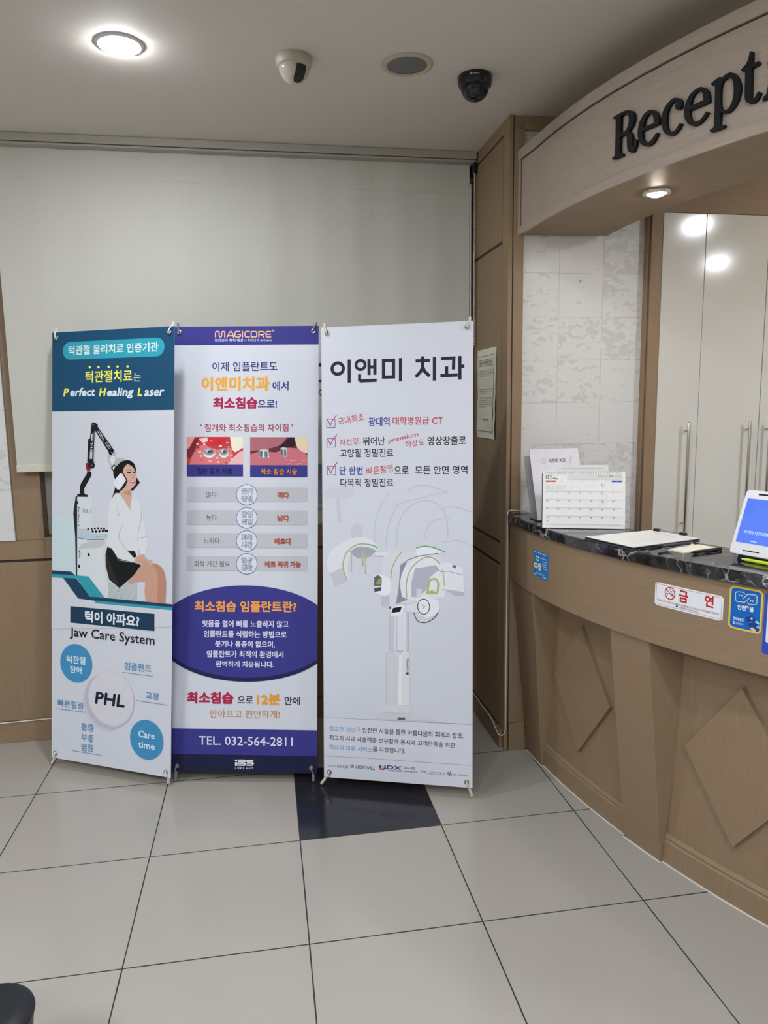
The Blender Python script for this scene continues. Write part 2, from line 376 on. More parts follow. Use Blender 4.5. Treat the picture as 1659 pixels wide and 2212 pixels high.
ART = {
 'b1': [
  ('R',(27,74,107),0,600,1483.3,1813,0),
  ('R',(50,158,180),54.8,553.6,1697.6,1770.9,99),
  ('T','턱관절 물리치료 인증기관',(226,236,240),83.8,524.4,1716.1,1754.7,2,0,'',None,0),
  ('E',(236,235,120),(192.7,1663.2),6.1,4.95,0),
  ('E',(236,235,120),(236,1662.6),6.05,4.95,0),
  ('E',(236,235,120),(286.7,1662.6),5.95,4.9,0),
  ('E',(236,235,120),(330,1662),5.9,4.85,0),
  ('E',(236,235,120),(378.8,1661.3),5.85,4.85,0),
  ('T','턱관절치료',(236,232,95),171.5,402.1,1600.1,1648.5,2,0,'',None,0),
  ('T','는',(220,230,240),407.9,443.1,1599.8,1634.5,1,0,'',None,0),
  ('T','P',(236,232,95),57.5,89.7,1545.3,1579.2,4,0.2,'',None,0),
  ('T','erfect',(220,232,240),90.6,224,1545.1,1580.3,4,0.2,'f',None,0),
  ('T','H',(236,232,95),238.7,274.9,1542.7,1577.4,4,0.2,'',None,0),
  ('T','ealing',(220,232,240),276.6,411.7,1542.5,1577,4,0.2,'l',None,0),
  ('T','L',(236,232,95),427.1,455.6,1540.4,1574.1,4,0.2,'',None,0),
  ('T','aser',(220,232,240),458.1,555.2,1539.9,1565.5,4,0.2,'a',None,0),
  ('P',(196,213,219),[(0,1039),(111.7,1039.4),(114.2,998.8),(126.8,793.4),(0,804.9)],0),
  ('P',(25,35,46),[(123.2,1128.7),(131.7,1128.9),(133,793),(125.4,793.3),(121,960.3),(111.1,1056.8),(113.9,1076.2)],0),
  ('P',(208,215,219),[(130.8,1127.8),(205.4,1129),(206,1006.3),(287.1,990.5),(288.3,952.5),(259.9,920.5),(279.2,776),(352.8,708.3),(205.1,709.3),(132.1,795.7)],0),
  ('P',(180,198,208),[(135.6,993.8),(180.4,994.5),(206.2,973.7),(288.1,979.2),(288.2,953.6),(231.9,949.1),(135.7,955.1)],0),
  ('P',(188,192,194),[(132.6,905.7),(152.4,926.8),(194.7,942.4),(278.2,950.1),(273.6,940.3),(250.6,919.3),(185.4,913)],0),
  ('L',(60,62,68),[(137.2,954.4),(194.6,948.9),(268.9,953.1)],2.32,0,0),
  ('E',(28,30,38),(187.4,993.3),5.15,4.25,0),
  ('E',(28,30,38),(205.2,995.5),5.15,4.25,0),
  ('E',(28,30,38),(221.5,997.4),5.15,4.25,0),
  ('E',(28,30,38),(237.2,998.8),5.1,4.2,0),
  ('E',(28,30,38),(252.5,998.6),5.1,4.2,0),
  ('E',(28,30,38),(267.8,997.4),5.05,4.2,0),
  ('E',(28,30,38),(210.8,984.6),6.1,5.75,0),
  ('E',(28,30,38),(227.1,984.9),6,5.75,0),
  ('E',(28,30,38),(244.3,986.4),6.05,5.75,0),
  ('E',(28,30,38),(261.8,988.3),6,5.75,0),
  ('E',(28,30,38),(276.5,989.7),5.95,5.7,0),
  ('E',(28,30,38),(285.3,990.1),5.95,5.7,0),
  ('E',(110,120,130),(220.2,962.8),2.35,1.9,0),
  ('E',(110,120,130),(236.5,964.6),2.3,1.95,0),
  ('E',(110,120,130),(252.7,966.1),2.3,1.95,0),
  ('E',(110,120,130),(273.4,969.4),2.3,1.95,0),
  ('E',(24,26,34),(190.7,886.3),6.1,6.95,0),
  ('E',(24,26,34),(142.4,834.8),5.25,7.4,0),
  ('E',(24,26,34),(131.8,1103.1),4.25,5.4,0),
  ('T','Perfect L',(30,32,45),134,143.4,998.8,1083.8,2,0,'',None,-90),
  ('T','ght',(30,32,45),139.3,149.7,870,903.7,2,0,'',None,-90),
  ('T','PHL-3',(120,128,140),159.8,203.4,1059.6,1077,1,0,'',None,0),
  ('P',(24,26,32),[(130.3,1127),(131.7,1138.6),(144.5,1140.8),(144.3,1169.7),(151.3,1185.2),(179.3,1223.4),(181.6,1235.7),(203.1,1232.2),(203.2,1216.9),(166.5,1162.5),(168.5,1139.5),(184.4,1136.1),(187.2,1127.8)],0),
  ('P',(150,32,52),[(173.5,1268.1),(189.4,1270.2),(198.8,1255),(197.9,1235.2),(181.1,1235.6),(173.6,1250.8)],0),
  ('E',(24,26,32),(203,1258.9),17.7,13.7,0),
  ('E',(90,92,96),(203.9,1258.1),5.6,4.55,0),
  ('P',(24,26,32),[(181.4,1275.8),(185.7,1368.5),(195,1369.3),(199.4,1409.3),(220.3,1409.2),(218.2,1269.8),(183.8,1269.3)],0),
  ('P',(205,207,212),[(202.3,1388.4),(207.4,1388.4),(206.2,1361),(201.1,1361)],0),
  ('P',(205,207,212),[(209.3,1394.1),(213,1394.1),(212.2,1361),(208.5,1361)],0),
  ('P',(205,207,212),[(195.7,1316),(200.4,1316),(198.6,1285.5),(194.4,1285.5)],0),
  ('P',(205,207,212),[(203.1,1316.1),(207.8,1316.1),(207,1285.6),(202.8,1285.6)],0),
  ('P',(186,188,194),[(218.9,1403.5),(225,1401.3),(219.1,1273.6),(213.1,1274.3)],0),
  ('T','PHL',(205,207,212),197.5,209.5,1319.8,1356,1,0,'',None,90),
  ('P',(24,26,32),[(204,1434.7),(223.9,1433.8),(235,1425.5),(229.6,1407.3),(198.5,1407.4)],0),
  ('E',(24,26,32),(213.3,1426.3),11.15,10.6,0),
  ('E',(150,152,156),(211,1427.8),3.25,3.05,0),
  ('P',(24,26,32),[(217.1,1407.3),(232.3,1420.6),(317.9,1320),(310.8,1303.3),(296.6,1304.7)],0),
  ('E',(24,26,32),(304.3,1313.1),15.5,12.45,0),
  ('E',(120,122,126),(304.3,1312.3),3.65,3,0),
  ('L',(205,207,212),[(229.6,1401.6),(248.1,1380.8)],2.65,0,0),
  ('L',(205,207,212),[(237.9,1404.3),(255,1384.6)],2.65,0,0),
  ('L',(205,207,212),[(271.2,1352.5),(291.9,1328.1)],2.64,0,0),
  ('L',(205,207,212),[(279,1355.2),(298.8,1331.9)],2.64,0,0),
  ('T','PHL',(205,207,212),244.5,272,1364.9,1376.3,1,0,'',None,-54),
  ('P',(178,181,186),[(317,1320.7),(327.1,1309.5),(322.7,1289.9),(362.4,1291.8),(369.6,1285.2),(336.4,1271.3),(330.1,1256.1),(304.8,1236.9),(298.3,1251.9),(285.3,1285.7),(284.3,1301.6),(303.5,1301.8)],0),
  ('P',(214,216,222),[(308.1,1299.9),(320.8,1298.2),(321.8,1279.4),(306,1260.3),(292.2,1286.6)],0),
  ('P',(50,52,58),[(300.2,1250.8),(317.4,1265),(327.4,1256.1),(313.9,1233.3)],0),
  ('P',(205,208,214),[(307.5,1250.9),(317.4,1258.6),(322,1254.9),(313,1241.5)],0),
  ('P',(19,18,22),[(306.9,1126.1),(321.6,1170),(322.3,1200.2),(312.2,1226.4),(322,1249.2),(344.5,1272.1),(369.2,1281.4),(393.8,1281),(414,1268.5),(423,1247),(426.4,1213.5),(441.6,1193.3),(405.9,1157.7),(394.7,1167.9),(345.3,1147.9),(324.9,1147.4)],1),
  ('P',(208,166,150),[(356.1,1227.2),(364.9,1251.7),(382.7,1268.1),(402.9,1257.9),(416.4,1245),(423.6,1226.5),(426.5,1202.3),(421.3,1183.5),(408.9,1170.5),(398.3,1165),(402,1143.8),(404.8,1123.2),(396.2,1079),(379.5,1099.9),(361.3,1127.6),(339.9,1145.5),(348.9,1157.4),(374.4,1178.7),(378.7,1205.1)],1),
  ('P',(188,142,128),[(358.9,1150.2),(394.7,1164.2),(400.1,1160.6),(401.6,1138.1),(381.4,1141.3)],1),
  ('P',(28,27,32),[(349.3,1230.1),(361,1232.5),(384.1,1197.7),(355.2,1158.7),(338.5,1154.5)],0),
  ('P',(222,222,232),[(345.7,1228.5),(357.4,1226.5),(375.6,1200.5),(345.2,1162.2),(331.6,1162.7),(314.7,1184.9),(317.8,1200.1)],0),
  ('P',(30,28,33),[(426.4,1213.5),(442.5,1192.9),(407.3,1157),(400.9,1166.6),(421.3,1183.5)],0),
  ('E',(55,38,38),(389.7,1232.3),9.8,3,0),
  ('E',(55,38,38),(414.7,1232.3),6.2,2.6,0),
  ('L',(70,50,48),[(378.5,1240.7),(389.6,1244.2),(400.8,1241.4)],2.25,0,0),
  ('L',(70,50,48),[(411.1,1241.6),(417.3,1243.2),(420.9,1240.3)],1.87,0,0),
  ('L',(175,125,112),[(407.6,1228.1),(412.2,1211.4),(403.3,1208.6)],2.24,0,0),
  ('P',(165,62,70),[(393.5,1200.5),(405.6,1199.3),(420.3,1199.9),(414.6,1190.1),(402.5,1189.8)],1),
  ('P',(240,235,235),[(398,1198.7),(416.7,1198.4),(412.3,1194.5),(402.5,1194.3)],0),
  ('P',(214,217,222),[(309.1,1126.2),(325,1143.6),(339.9,1145.5),(361.3,1125.7),(396.2,1078.3),(405.6,1138.2),(421.7,1131.2),(440.5,1113),(455.4,1076.1),(463.4,1027.9),(476.2,976.1),(480.9,931.5),(470.2,901),(445.8,895.9),(430.4,880),(408.1,870.1),(347.2,873.6),(315.1,904.2),(294.4,921.5),(273.6,948),(288.2,967.7),(285,1028.5),(290.2,1082),(301,1116.5)],1),
  ('L',(168,171,178),[(364.3,1024),(346.4,993),(341.1,962.5)],2.64,1,0),
  ('L',(168,171,178),[(332.1,1087.1),(339.1,1064.7),(343.7,1053.5)],2.65,1,0),
  ('L',(168,171,178),[(444.3,1090.7),(451.2,1049.8),(438.3,1004.4),(434.2,955.5)],2.62,1,0),
  ('L',(168,171,178),[(339.8,962.4),(378.5,918.8),(419.2,883.2)],2.65,1,0),
  ('L',(168,171,178),[(439,921.9),(441.4,899.4)],2.63,1,0),
  ('L',(168,171,178),[(476.2,976.1),(449.7,967.4)],2.62,1,0),
  ('P',(20,23,25),[(284.8,922.9),(306.8,919),(338.1,878.8),(408.1,868.3),(452.8,858),(415.3,811.3),(346.6,756.7),(295.2,788.5),(277.4,844.9),(275.7,890.7)],0),
  ('P',(38,42,40),[(280.8,894.8),(346.6,756.7),(295.2,788.5),(277.4,844.9)],0),
  ('P',(20,23,25),[(383.1,914.5),(419.8,913.4),(430.7,891.4),(416.9,886.1)],0),
  ('L',(190,190,190),[(452.8,858),(415.3,811.3),(346.6,756.7)],2.25,0,0),
  ('L',(190,190,190),[(331.1,895.5),(338.1,873.1),(408.1,866.7)],1.9,0,0),
  ('P',(180,188,190),[(290.7,780.6),(346.6,756),(384.1,778.2),(431.1,783.9),(431.7,714),(357.4,713.2),(291.1,714.6)],0),
  ('E',(205,212,214),(295.4,754),1.85,1.55,0),
  ('E',(120,130,132),(358.1,731.2),1.85,1.5,0),
  ('E',(205,212,214),(419.8,752.2),1.75,1.5,0),
  ('E',(120,130,132),(350.9,720.4),1.85,1.5,0),
  ('E',(205,212,214),(412.7,741.5),1.8,1.55,0),
  ('E',(120,130,132),(343.4,753.5),1.85,1.55,0),
  ('E',(205,212,214),(405.6,730.7),1.8,1.5,0),
  ('E',(120,130,132),(336.2,742.7),1.85,1.55,0),
  ('E',(205,212,214),(398.5,720),1.8,1.5,0),
  ('E',(120,130,132),(329,731.8),1.8,1.55,0),
  ('E',(205,212,214),(391,752.9),1.8,1.55,0),
  ('E',(120,130,132),(321.8,721),1.85,1.5,0),
  ('E',(205,212,214),(383.9,742.1),1.8,1.5,0),
  ('E',(120,130,132),(314.2,754.2),1.85,1.55,0),
  ('E',(205,212,214),(376.7,731.4),1.8,1.55,0),
  ('E',(120,130,132),(307,743.3),1.85,1.55,0),
  ('E',(205,212,214),(369.6,720.6),1.85,1.5,0),
  ('E',(120,130,132),(299.7,732.5),1.85,1.55,0),
  ('E',(205,212,214),(362.1,753.6),1.8,1.55,0),
  ('E',(120,130,132),(424,730.9),1.75,1.5,0),
  ('E',(205,212,214),(354.9,742.8),1.8,1.5,0),
  ('E',(120,130,132),(416.9,720.2),1.8,1.5,0),
  ('E',(205,212,214),(347.7,732),1.8,1.5,0),
  ('E',(120,130,132),(409.4,753),1.8,1.5,0),
  ('E',(205,212,214),(340.5,721.2),1.8,1.5,0),
  ('E',(120,130,132),(402.3,742.3),1.8,1.55,0),
  ('E',(205,212,214),(333,754.3),1.85,1.55,0),
  ('E',(120,130,132),(395.2,731.5),1.8,1.5,0),
  ('E',(205,212,214),(325.7,743.5),1.85,1.55,0),
  ('E',(120,130,132),(388.1,720.8),1.8,1.55,0),
  ('E',(205,212,214),(318.5,732.6),1.8,1.55,0),
  ('E',(120,130,132),(380.6,753.7),1.8,1.5,0),
  ('E',(205,212,214),(311.2,721.8),1.85,1.5,0),
  ('E',(120,130,132),(373.5,742.9),1.8,1.5,0),
  ('E',(205,212,214),(303.9,710.9),1.85,1.55,0),
  ('E',(120,130,132),(366.3,732.2),1.8,1.55,0),
  ('E',(205,212,214),(296.4,744.1),1.8,1.55,0),
  ('E',(120,130,132),(359.1,721.4),1.8,1.55,0),
  ('E',(205,212,214),(420.7,742.4),1.8,1.5,0),
  ('E',(120,130,132),(351.6,754.4),1.8,1.5,0),
  ('E',(205,212,214),(413.6,731.7),1.8,1.5,0),
  ('E',(120,130,132),(344.4,743.6),1.8,1.5,0),
  ('E',(205,212,214),(406.5,720.9),1.8,1.55,0),
  ('E',(120,130,132),(337.2,732.8),1.8,1.5,0),
  ('E',(205,212,214),(399.1,753.8),1.8,1.5,0),
  ('E',(120,130,132),(330,722),1.8,1.55,0),
  ('P',(182,134,114),[(501.3,869),(529.8,865),(551.7,851.3),(565.9,824.3),(570.6,787.4),(570,753.9),(568.3,710.9),(530.4,709.2),(528.1,810.8)],1),
  ('P',(198,152,132),[(386.3,784),(415.3,811.3),(452.8,857.2),(490.3,864.6),(514.6,852.9),(529.3,829.5),(532.2,792.4),(530.4,710),(474.9,708.9),(469.2,754.4),(472.4,792.2),(428.9,788.7),(402.1,778.3)],1),
  ('P',(205,160,142),[(420.1,878.7),(443.6,899.6),(463.5,901.4),(473.4,886.1),(504.3,879.6),(503.5,872.1),(472.7,865.1),(421.5,867.5)],1),
  ('L',(165,118,102),[(441.5,876.9),(448.3,866)],1.5,0,0),
  ('L',(165,118,102),[(452.6,877.5),(459.4,866.6)],1.5,0,0),
  ('L',(165,118,102),[(463.7,878.9),(472.7,867.3)],1.5,0,0),
  ('P',(203,206,216),[(0,779.2),(131.6,782.8),(198.1,710.7),(599.9,709.7),(599.9,617.5),(0,557.7)],0),
  ('P',(30,62,92),[(0,809.7),(100.6,810.5),(122.6,795.5),(0,793.5)],0),
  ('P',(30,62,92),[(59.8,781.4),(129.3,782.6),(199.5,712),(599.9,709),(599.9,695.7),(221.6,695.7),(139.1,698.7)],0),
  ('P',(50,152,168),[(0,794.3),(122.6,796.3),(190.7,795.4),(271.2,713.2),(198.1,710.3),(131.6,782.8),(0,780.8)],0),
  ('P',(50,152,168),[(218.3,696.7),(599.9,696.5),(599.9,684.3),(229.6,685.5)],0),
  ('P',(28,58,84),[(98.7,663.8),(517.8,663.5),(517.5,593.6),(97.9,593.4)],0),
  ('T','턱이 아파요?',(232,238,244),174.1,445,602.3,651.7,3,0,'',None,0),
  ('T','Jaw Care System',(26,24,28),96.4,518.4,536.3,574.9,1,0,'J',None,0),
  ('E',(66,138,186),(128.9,422.4),82.5,81.95,0),
  ('T','턱관절',(222,234,242),79.1,177.6,420.4,453.9,2,0,'',None,0),
  ('T','장애',(222,234,242),97,160.3,379.1,409.9,2,0,'',None,0),
  ('T','임플란트',(78,134,178),373.9,503.5,421.3,453.3,1,0,'',None,0),
  ('L',(78,134,178),[(362.4,408.6),(514.7,407.6)],2.14,0,0),
  ('T','교정',(78,134,178),477.4,538.9,311.3,341.8,1,0,'',None,0),
  ('L',(78,134,178),[(431.3,298.7),(584.1,297.2)],2.13,0,0),
  ('T','빠른힐링',(78,134,178),33.6,165.2,227.7,258.9,1,0,'',None,0),
  ('L',(78,134,178),[(21.2,216),(179.6,218.9)],2.23,0,0),
  ('T','통증',(78,134,178),156.6,221,138.6,170.7,1,0,'',None,0),
  ('T','부종',(78,134,178),156.8,220.1,94.5,125.4,1,0,'',None,0),
  ('T','염증',(78,134,178),156.9,219.3,51.3,84,1,0,'',None,0),
  ('L',(78,134,178),[(110,45.2),(261.8,45.8)],2.22,0,0),
  ('E',(197,198,209),(282.3,273.6),117.85,117.75,0),
  ('E',(189,189,201),(288.5,277.5),117.65,117.7,0),
  ('E',(180,180,193),(294.7,281.3),117.5,117.6,0),
  ('E',(186,185,196),(306,287),116.2,117.45,0),
  ('E',(207,205,214),(307,292.4),113.1,113.1,0),
  ('T','PHL',(20,33,50),226.6,380.9,261.3,314.8,4,0.12,'',None,0),
  ('E',(66,138,186),(483.9,142),80.35,82.15,0),
  ('T','Care',(222,234,242),443.9,523.2,148.6,177.3,2,0,'C',None,0),
  ('T','time',(222,234,242),444.2,523.6,104.2,131.5,2,0,'',None,0),
 ],
 'b2': [
  ('R',(57,56,132),0,601.4,1757.1,1834.4,0),
  ('L',(250,196,158),[(173.1,1788.4),(173,1808.8),(176.1,1813.3),(183.4,1813.7),(188.3,1810.1),(188.8,1794.5),(191.9,1790.7),(195.5,1790.7),(198.4,1794),(198.8,1809.4),(201.7,1813.2),(207.5,1813.5),(211.7,1810),(211.9,1788.1)],4.79,0,0),
  ('L',(250,196,158),[(220.7,1788.1),(231.7,1809.8),(235.8,1813.3),(239,1812.9),(243.6,1806.6),(248.9,1787.9)],4.79,0,0),
  ('L',(250,196,158),[(226.9,1795.9),(246.4,1795.8)],4.79,0,0),
  ('L',(250,196,158),[(276.7,1813),(258.2,1813.2),(254.1,1809),(254.1,1794.1),(258.4,1790.3),(273,1790.2),(277.2,1793.9),(277.1,1801),(264.6,1801.1)],4.78,0,0),
  ('L',(250,196,158),[(285.4,1815),(285.6,1787.6)],4.78,0,0),
  ('L',(250,196,158),[(316.4,1812.7),(300.1,1812.9),(295.9,1808.7),(296,1793.8),(300.2,1790),(316.5,1789.9)],4.78,0,0),
  ('L',(250,196,158),[(324.8,1812.3),(341.1,1812.2),(344.8,1808.4),(344.9,1793.4),(341.2,1789.7),(325.3,1789.8),(321.7,1793.6),(321.6,1808.5)],4.78,0,1),
  ('L',(250,196,158),[(353.7,1787.1),(353.6,1812.1),(371.8,1811.9),(376.2,1808.6),(376.2,1803.2),(372,1799.5),(353.6,1799.6)],4.78,0,0),
  ('L',(250,196,158),[(364.5,1799.1),(376.3,1787.4)],4.78,0,0),
  ('L',(250,196,158),[(405.1,1812.1),(387.8,1812.2),(383.7,1808.1),(383.7,1793.2),(387.9,1789.4),(405.2,1789.3)],4.77,0,0),
  ('L',(250,196,158),[(383.7,1800.6),(403.7,1800.5)],4.78,0,0),
  ('E',(250,196,158),(413.5,1815.2),4.55,4.95,1.25),
  ('T','R',(250,196,158),411.4,416,1812.5,1817.5,1,0,'',None,0),
  ('T','대한민국 특허 대상',(225,228,250),170.4,289.4,1771.7,1783,2,0,'',None,0),
  ('E',(170,172,220),(298.2,1776.7),4.2,4.6,1.04),
  ('T','특허번호 제 10-1556646',(200,203,238),307.2,406.3,1771.2,1782.5,1,0,'',None,0),
  ('T','이제 임플란트도',(38,42,112),160,431.6,1648.3,1687.6,1,0,'',None,0),
  ('T','이앤미치과',(226,166,72),114.8,400.1,1565.6,1626.9,4,0,'',None,0),
  ('T','에서',(38,42,112),411.2,478,1568.7,1605.9,2,0,'',None,0),
  ('T','최소침습',(168,32,78),164,349.3,1492.8,1541.8,4,0,'',None,0),
  ('T','으로!',(38,42,112),350.5,430.4,1497.3,1529.8,2,0,'',None,0),
  ('T','‘',(150,42,72),112.2,118.5,1421.4,1430.5,1,0,'',None,0),
  ('T','절개와 최소침습의 차이점',(150,42,72),129.7,478,1399,1431.2,1,0,'',None,0),
  ('T','’',(150,42,72),490.9,497.2,1418.7,1428.1,1,0,'',None,0),
  ('P',(190,62,66),[(54.5,1377.6),(290,1377.2),(290.6,1261.7),(56,1261.7)],0),
  ('P',(120,40,52),[(55.6,1333.2),(70.6,1341),(90.3,1368.5),(106.1,1372.4),(90.5,1325.3),(78.9,1286.1),(55.8,1293.9)],1),
  ('P',(225,150,150),[(54.5,1377.6),(90.2,1377.5),(78.5,1356.7),(66.7,1333.2),(55.6,1325.3)],0),
  ('P',(216,120,122),[(78.8,1301.8),(102.4,1333.1),(126.1,1344.9),(177.7,1325.2),(240.9,1333),(249,1293.9),(225.5,1261.7),(67.1,1261.7)],1),
  ('P',(236,226,208),[(235.9,1377.3),(290,1377.2),(290.3,1333),(272.6,1321.2),(256.8,1313.4),(244.9,1325.2),(240.9,1340.9)],0),
  ('P',(228,178,180),[(245.1,1286),(272.6,1313.4),(290.3,1321.2),(290.6,1261.7),(225.5,1261.7)],1),
  ('P',(235,205,205),[(106.2,1368.5),(137.8,1376.3),(149.8,1360.6),(122.1,1352.7)],1),
  ('P',(205,40,48),[(145.7,1376.3),(224.9,1376.1),(209.2,1352.6),(161.8,1344.9),(141.9,1356.6)],1),
  ('E',(150,28,38),(90.3,1368.5),3.6,1.95,0),
  ('E',(240,215,215),(128.9,1347.6),5.15,3.55,0),
  ('E',(240,215,215),(167.4,1326.8),6.7,2,0),
  ('E',(150,28,38),(205.9,1306),3.55,3.5,0),
  ('E',(240,215,215),(244.3,1285.2),5.15,1.95,0),
  ('E',(240,215,215),(124,1364.5),6.75,3.5,0),
  ('E',(150,28,38),(162.6,1343.7),3.55,1.95,0),
  ('E',(240,215,215),(201,1322.9),5.15,3.55,0),
  ('E',(240,215,215),(239.5,1302.1),6.7,1.95,0),
  ('E',(150,28,38),(119.7,1281.3),3.55,3.55,0),
  ('E',(240,215,215),(157.7,1360.5),5.15,1.95,0),
  ('E',(240,215,215),(196.2,1339.7),6.7,3.5,0),
  ('E',(150,28,38),(234.7,1318.9),3.55,1.95,0),
  ('E',(240,215,215),(114.9,1298.2),5.15,3.5,0),
  ('E',(240,215,215),(153.4,1277.4),6.75,1.95,0),
  ('E',(150,28,38),(191.4,1356.6),3.55,3.5,0),
  ('E',(240,215,215),(229.8,1335.8),5.15,1.95,0),
  ('E',(240,215,215),(110,1315.1),6.75,3.55,0),
  ('E',(150,28,38),(148.6,1294.3),3.55,1.95,0),
  ('E',(240,215,215),(187.1,1273.5),5.15,3.5,0),
  ('E',(240,215,215),(225,1352.6),6.7,1.95,0),
  ('E',(150,28,38),(105.2,1332),3.55,3.55,0),
  ('E',(240,215,215),(143.7,1311.1),5.15,1.95,0),
  ('E',(240,215,215),(182.2,1290.3),6.75,3.55,0),
  ('E',(150,28,38),(220.7,1269.6),3.55,1.95,0),
  ('E',(240,215,215),(100.3,1348.8),5.15,3.55,0),
  ('E',(225,226,228),(150.1,1307.6),24.55,16.5,0),
  ('E',(185,187,192),(150.1,1314.3),24.55,15.7,0),
  ('E',(120,120,126),(150,1316.6),21.35,11.75,0),
  ('E',(205,206,210),(146.1,1319),13.45,6.3,0),
  ('E',(60,58,62),(151.6,1317.4),10.3,4.7,0),
  ('E',(225,226,228),(210.2,1307.6),19.75,16.45,0),
  ('E',(185,187,192),(210.2,1314.2),19.8,15.65,0),
  ('E',(120,120,126),(210.2,1316.6),16.6,11.75,0),
  ('E',(205,206,210),(206.2,1318.9),8.7,6.25,0),
  ('E',(60,58,62),(211.8,1317.4),5.55,4.7,0),
  ('P',(57,56,132),[(56,1262.5),(290.6,1262.5),(290.9,1213.6),(56.7,1213.4)],0),
  ('T','일반 절개 시술',(22,24,62),99.8,246.6,1223.3,1250,2,0,'',None,0),
  ('P',(92,44,58),[(319.6,1376),(556.6,1375.7),(557.1,1260.6),(320.2,1260.6)],0),
  ('P',(168,104,112),[(319.6,1376),(473.1,1375.8),(445.7,1344.6),(398.6,1329),(351.4,1321.2),(319.9,1317.3)],1),
  ('P',(196,110,122),[(320,1305.6),(359.3,1317.3),(426.2,1313.3),(477.2,1332.8),(524.3,1328.9),(556.9,1301.6),(557.1,1260.6),(320.2,1260.6)],0),
  ('P',(40,26,34),[(437.9,1332.9),(480.9,1371.9),(502.5,1375.8),(504.6,1340.6),(473.2,1332.8)],0),
  ('P',(224,204,172),[(502.5,1375.8),(556.6,1375.7),(556.9,1308.6),(532.2,1317.2),(514.4,1332.8)],0),
  ('E',(230,170,176),(465.6,1293.8),5.5,1.55,0),
  ('E',(230,170,176),(489.6,1279.3),5.5,1.55,0),
  ('E',(230,170,176),(513.6,1264.9),5.5,1.6,0),
  ('E',(230,170,176),(537.4,1279.7),5.5,1.55,0),
  ('E',(230,170,176),(475.1,1265.3),5.5,1.55,0),
  ('E',(230,170,176),(499,1280.1),5.5,1.55,0),
  ('E',(230,170,176),(523,1265.7),5.5,1.55,0),
  ('E',(230,170,176),(546.8,1280.5),5.5,1.6,0),
  ('E',(230,170,176),(484.5,1266.1),5.5,1.55,0),
  ('E',(230,170,176),(508.4,1280.9),5.5,1.6,0),
  ('E',(230,170,176),(532.4,1266.5),5.5,1.55,0),
  ('E',(230,170,176),(469.9,1281.3),5.45,1.6,0),
  ('P',(130,128,132),[(358.7,1321.2),(397.7,1321.2),(404.3,1291.9),(352.3,1291.9)],0),
  ('E',(150,150,154),(378.3,1293),26,3.9,0),
  ('E',(196,197,200),(378.2,1321.2),19.5,5.1,0),
  ('P',(60,58,62),[(365.7,1319.6),(368.8,1319.6),(366.6,1292.3),(362.7,1292.3)],0),
  ('P',(225,226,228),[(374,1319.6),(377.2,1319.6),(377,1292.2),(373.1,1292.2)],0),
  ('P',(60,58,62),[(384.4,1319.6),(387.5,1319.6),(390,1292.2),(386.1,1292.2)],0),
  ('P',(225,226,228),[(391.7,1319.6),(394.8,1319.6),(399.1,1292.2),(395.2,1292.2)],0),
  ('P',(130,128,132),[(446,1328.9),(473.1,1328.9),(477.7,1299.6),(441.6,1299.7)],0),
  ('E',(150,150,154),(459.7,1300.8),18.05,3.9,0),
  ('E',(196,197,200),(459.5,1328.9),13.55,5.05,0),
  ('P',(60,58,62),[(450.9,1327.4),(453,1327.4),(451.5,1300),(448.8,1300)],0),
  ('P',(225,226,228),[(456.6,1327.4),(458.8,1327.4),(458.8,1300),(456,1300)],0),
  ('P',(60,58,62),[(463.9,1327.4),(466,1327.4),(467.8,1300),(465.1,1300)],0),
  ('P',(225,226,228),[(468.9,1327.4),(471.1,1327.4),(474.1,1300),(471.4,1300)],0),
  ('P',(57,56,132),[(320.2,1260.6),(557.1,1259.8),(557.3,1211.1),(320.4,1211.7)],0),
  ('T','최소 침습 시술',(250,165,110),364.4,514.9,1221.9,1246.9,1,0,'',(30,22,40),0),
  ('R',(188,187,194),57.9,557.2,1109.6,1169.2,8),
  ('R',(188,187,194),58.5,557.6,1015.1,1074.7,8),
  ('R',(188,187,194),59,558,920.7,980.3,8),
  ('R',(188,187,194),59.6,558.4,826.4,885.9,8),
  ('E',(40,42,92),(307,1138.3),43.7,43.4,0),
  ('E',(210,214,228),(307,1138.3),41.8,41.45,0),
  ('T','붓기',(222,225,240),285.3,329.4,1140.6,1164.8,1,0,'',(36,38,80),0),
  ('T','출혈',(222,225,240),285.4,329.6,1110.1,1134.7,1,0,'',(36,38,80),0),
  ('T','많다',(42,40,48),138.4,182.7,1127,1150.5,0,0,'',None,0),
  ('T','적다',(220,118,98),434.9,481.2,1124.4,1148.6,1,0,'',(40,18,24),0),
  ('E',(40,42,92),(307.5,1043.3),43.7,43.35,0),
  ('E',(210,214,228),(307.5,1043.3),41.75,41.4,0),
  ('T','감염',(222,225,240),285.8,329.9,1045.6,1069.8,1,0,'',(36,38,80),0),
  ('T','위험',(222,225,240),285.9,330,1015.1,1039.7,1,0,'',(36,38,80),0),
  ('T','높다',(42,40,48),138.9,183.2,1031.8,1055.3,0,0,'',None,0),
  ('T','낮다',(220,118,98),435.3,481.6,1029.7,1053.8,1,0,'',(40,18,24),0),
  ('E',(40,42,92),(308,948.4),43.7,43.35,0),
  ('E',(210,214,228),(308,948.4),41.75,41.35,0),
  ('T','회복',(222,225,240),286.2,330.4,950.7,974.9,1,0,'',(36,38,80),0),
  ('T','시간',(222,225,240),286.4,330.5,920.2,944.8,1,0,'',(36,38,80),0),
  ('T','느리다',(42,40,48),129.2,195.6,936.7,960.2,0,0,'',None,0),
  ('T','빠르다',(220,118,98),424,491.8,934.9,959.1,1,0,'',(40,18,24),0),
  ('E',(40,42,92),(308.5,854.4),43.7,43.3,0),
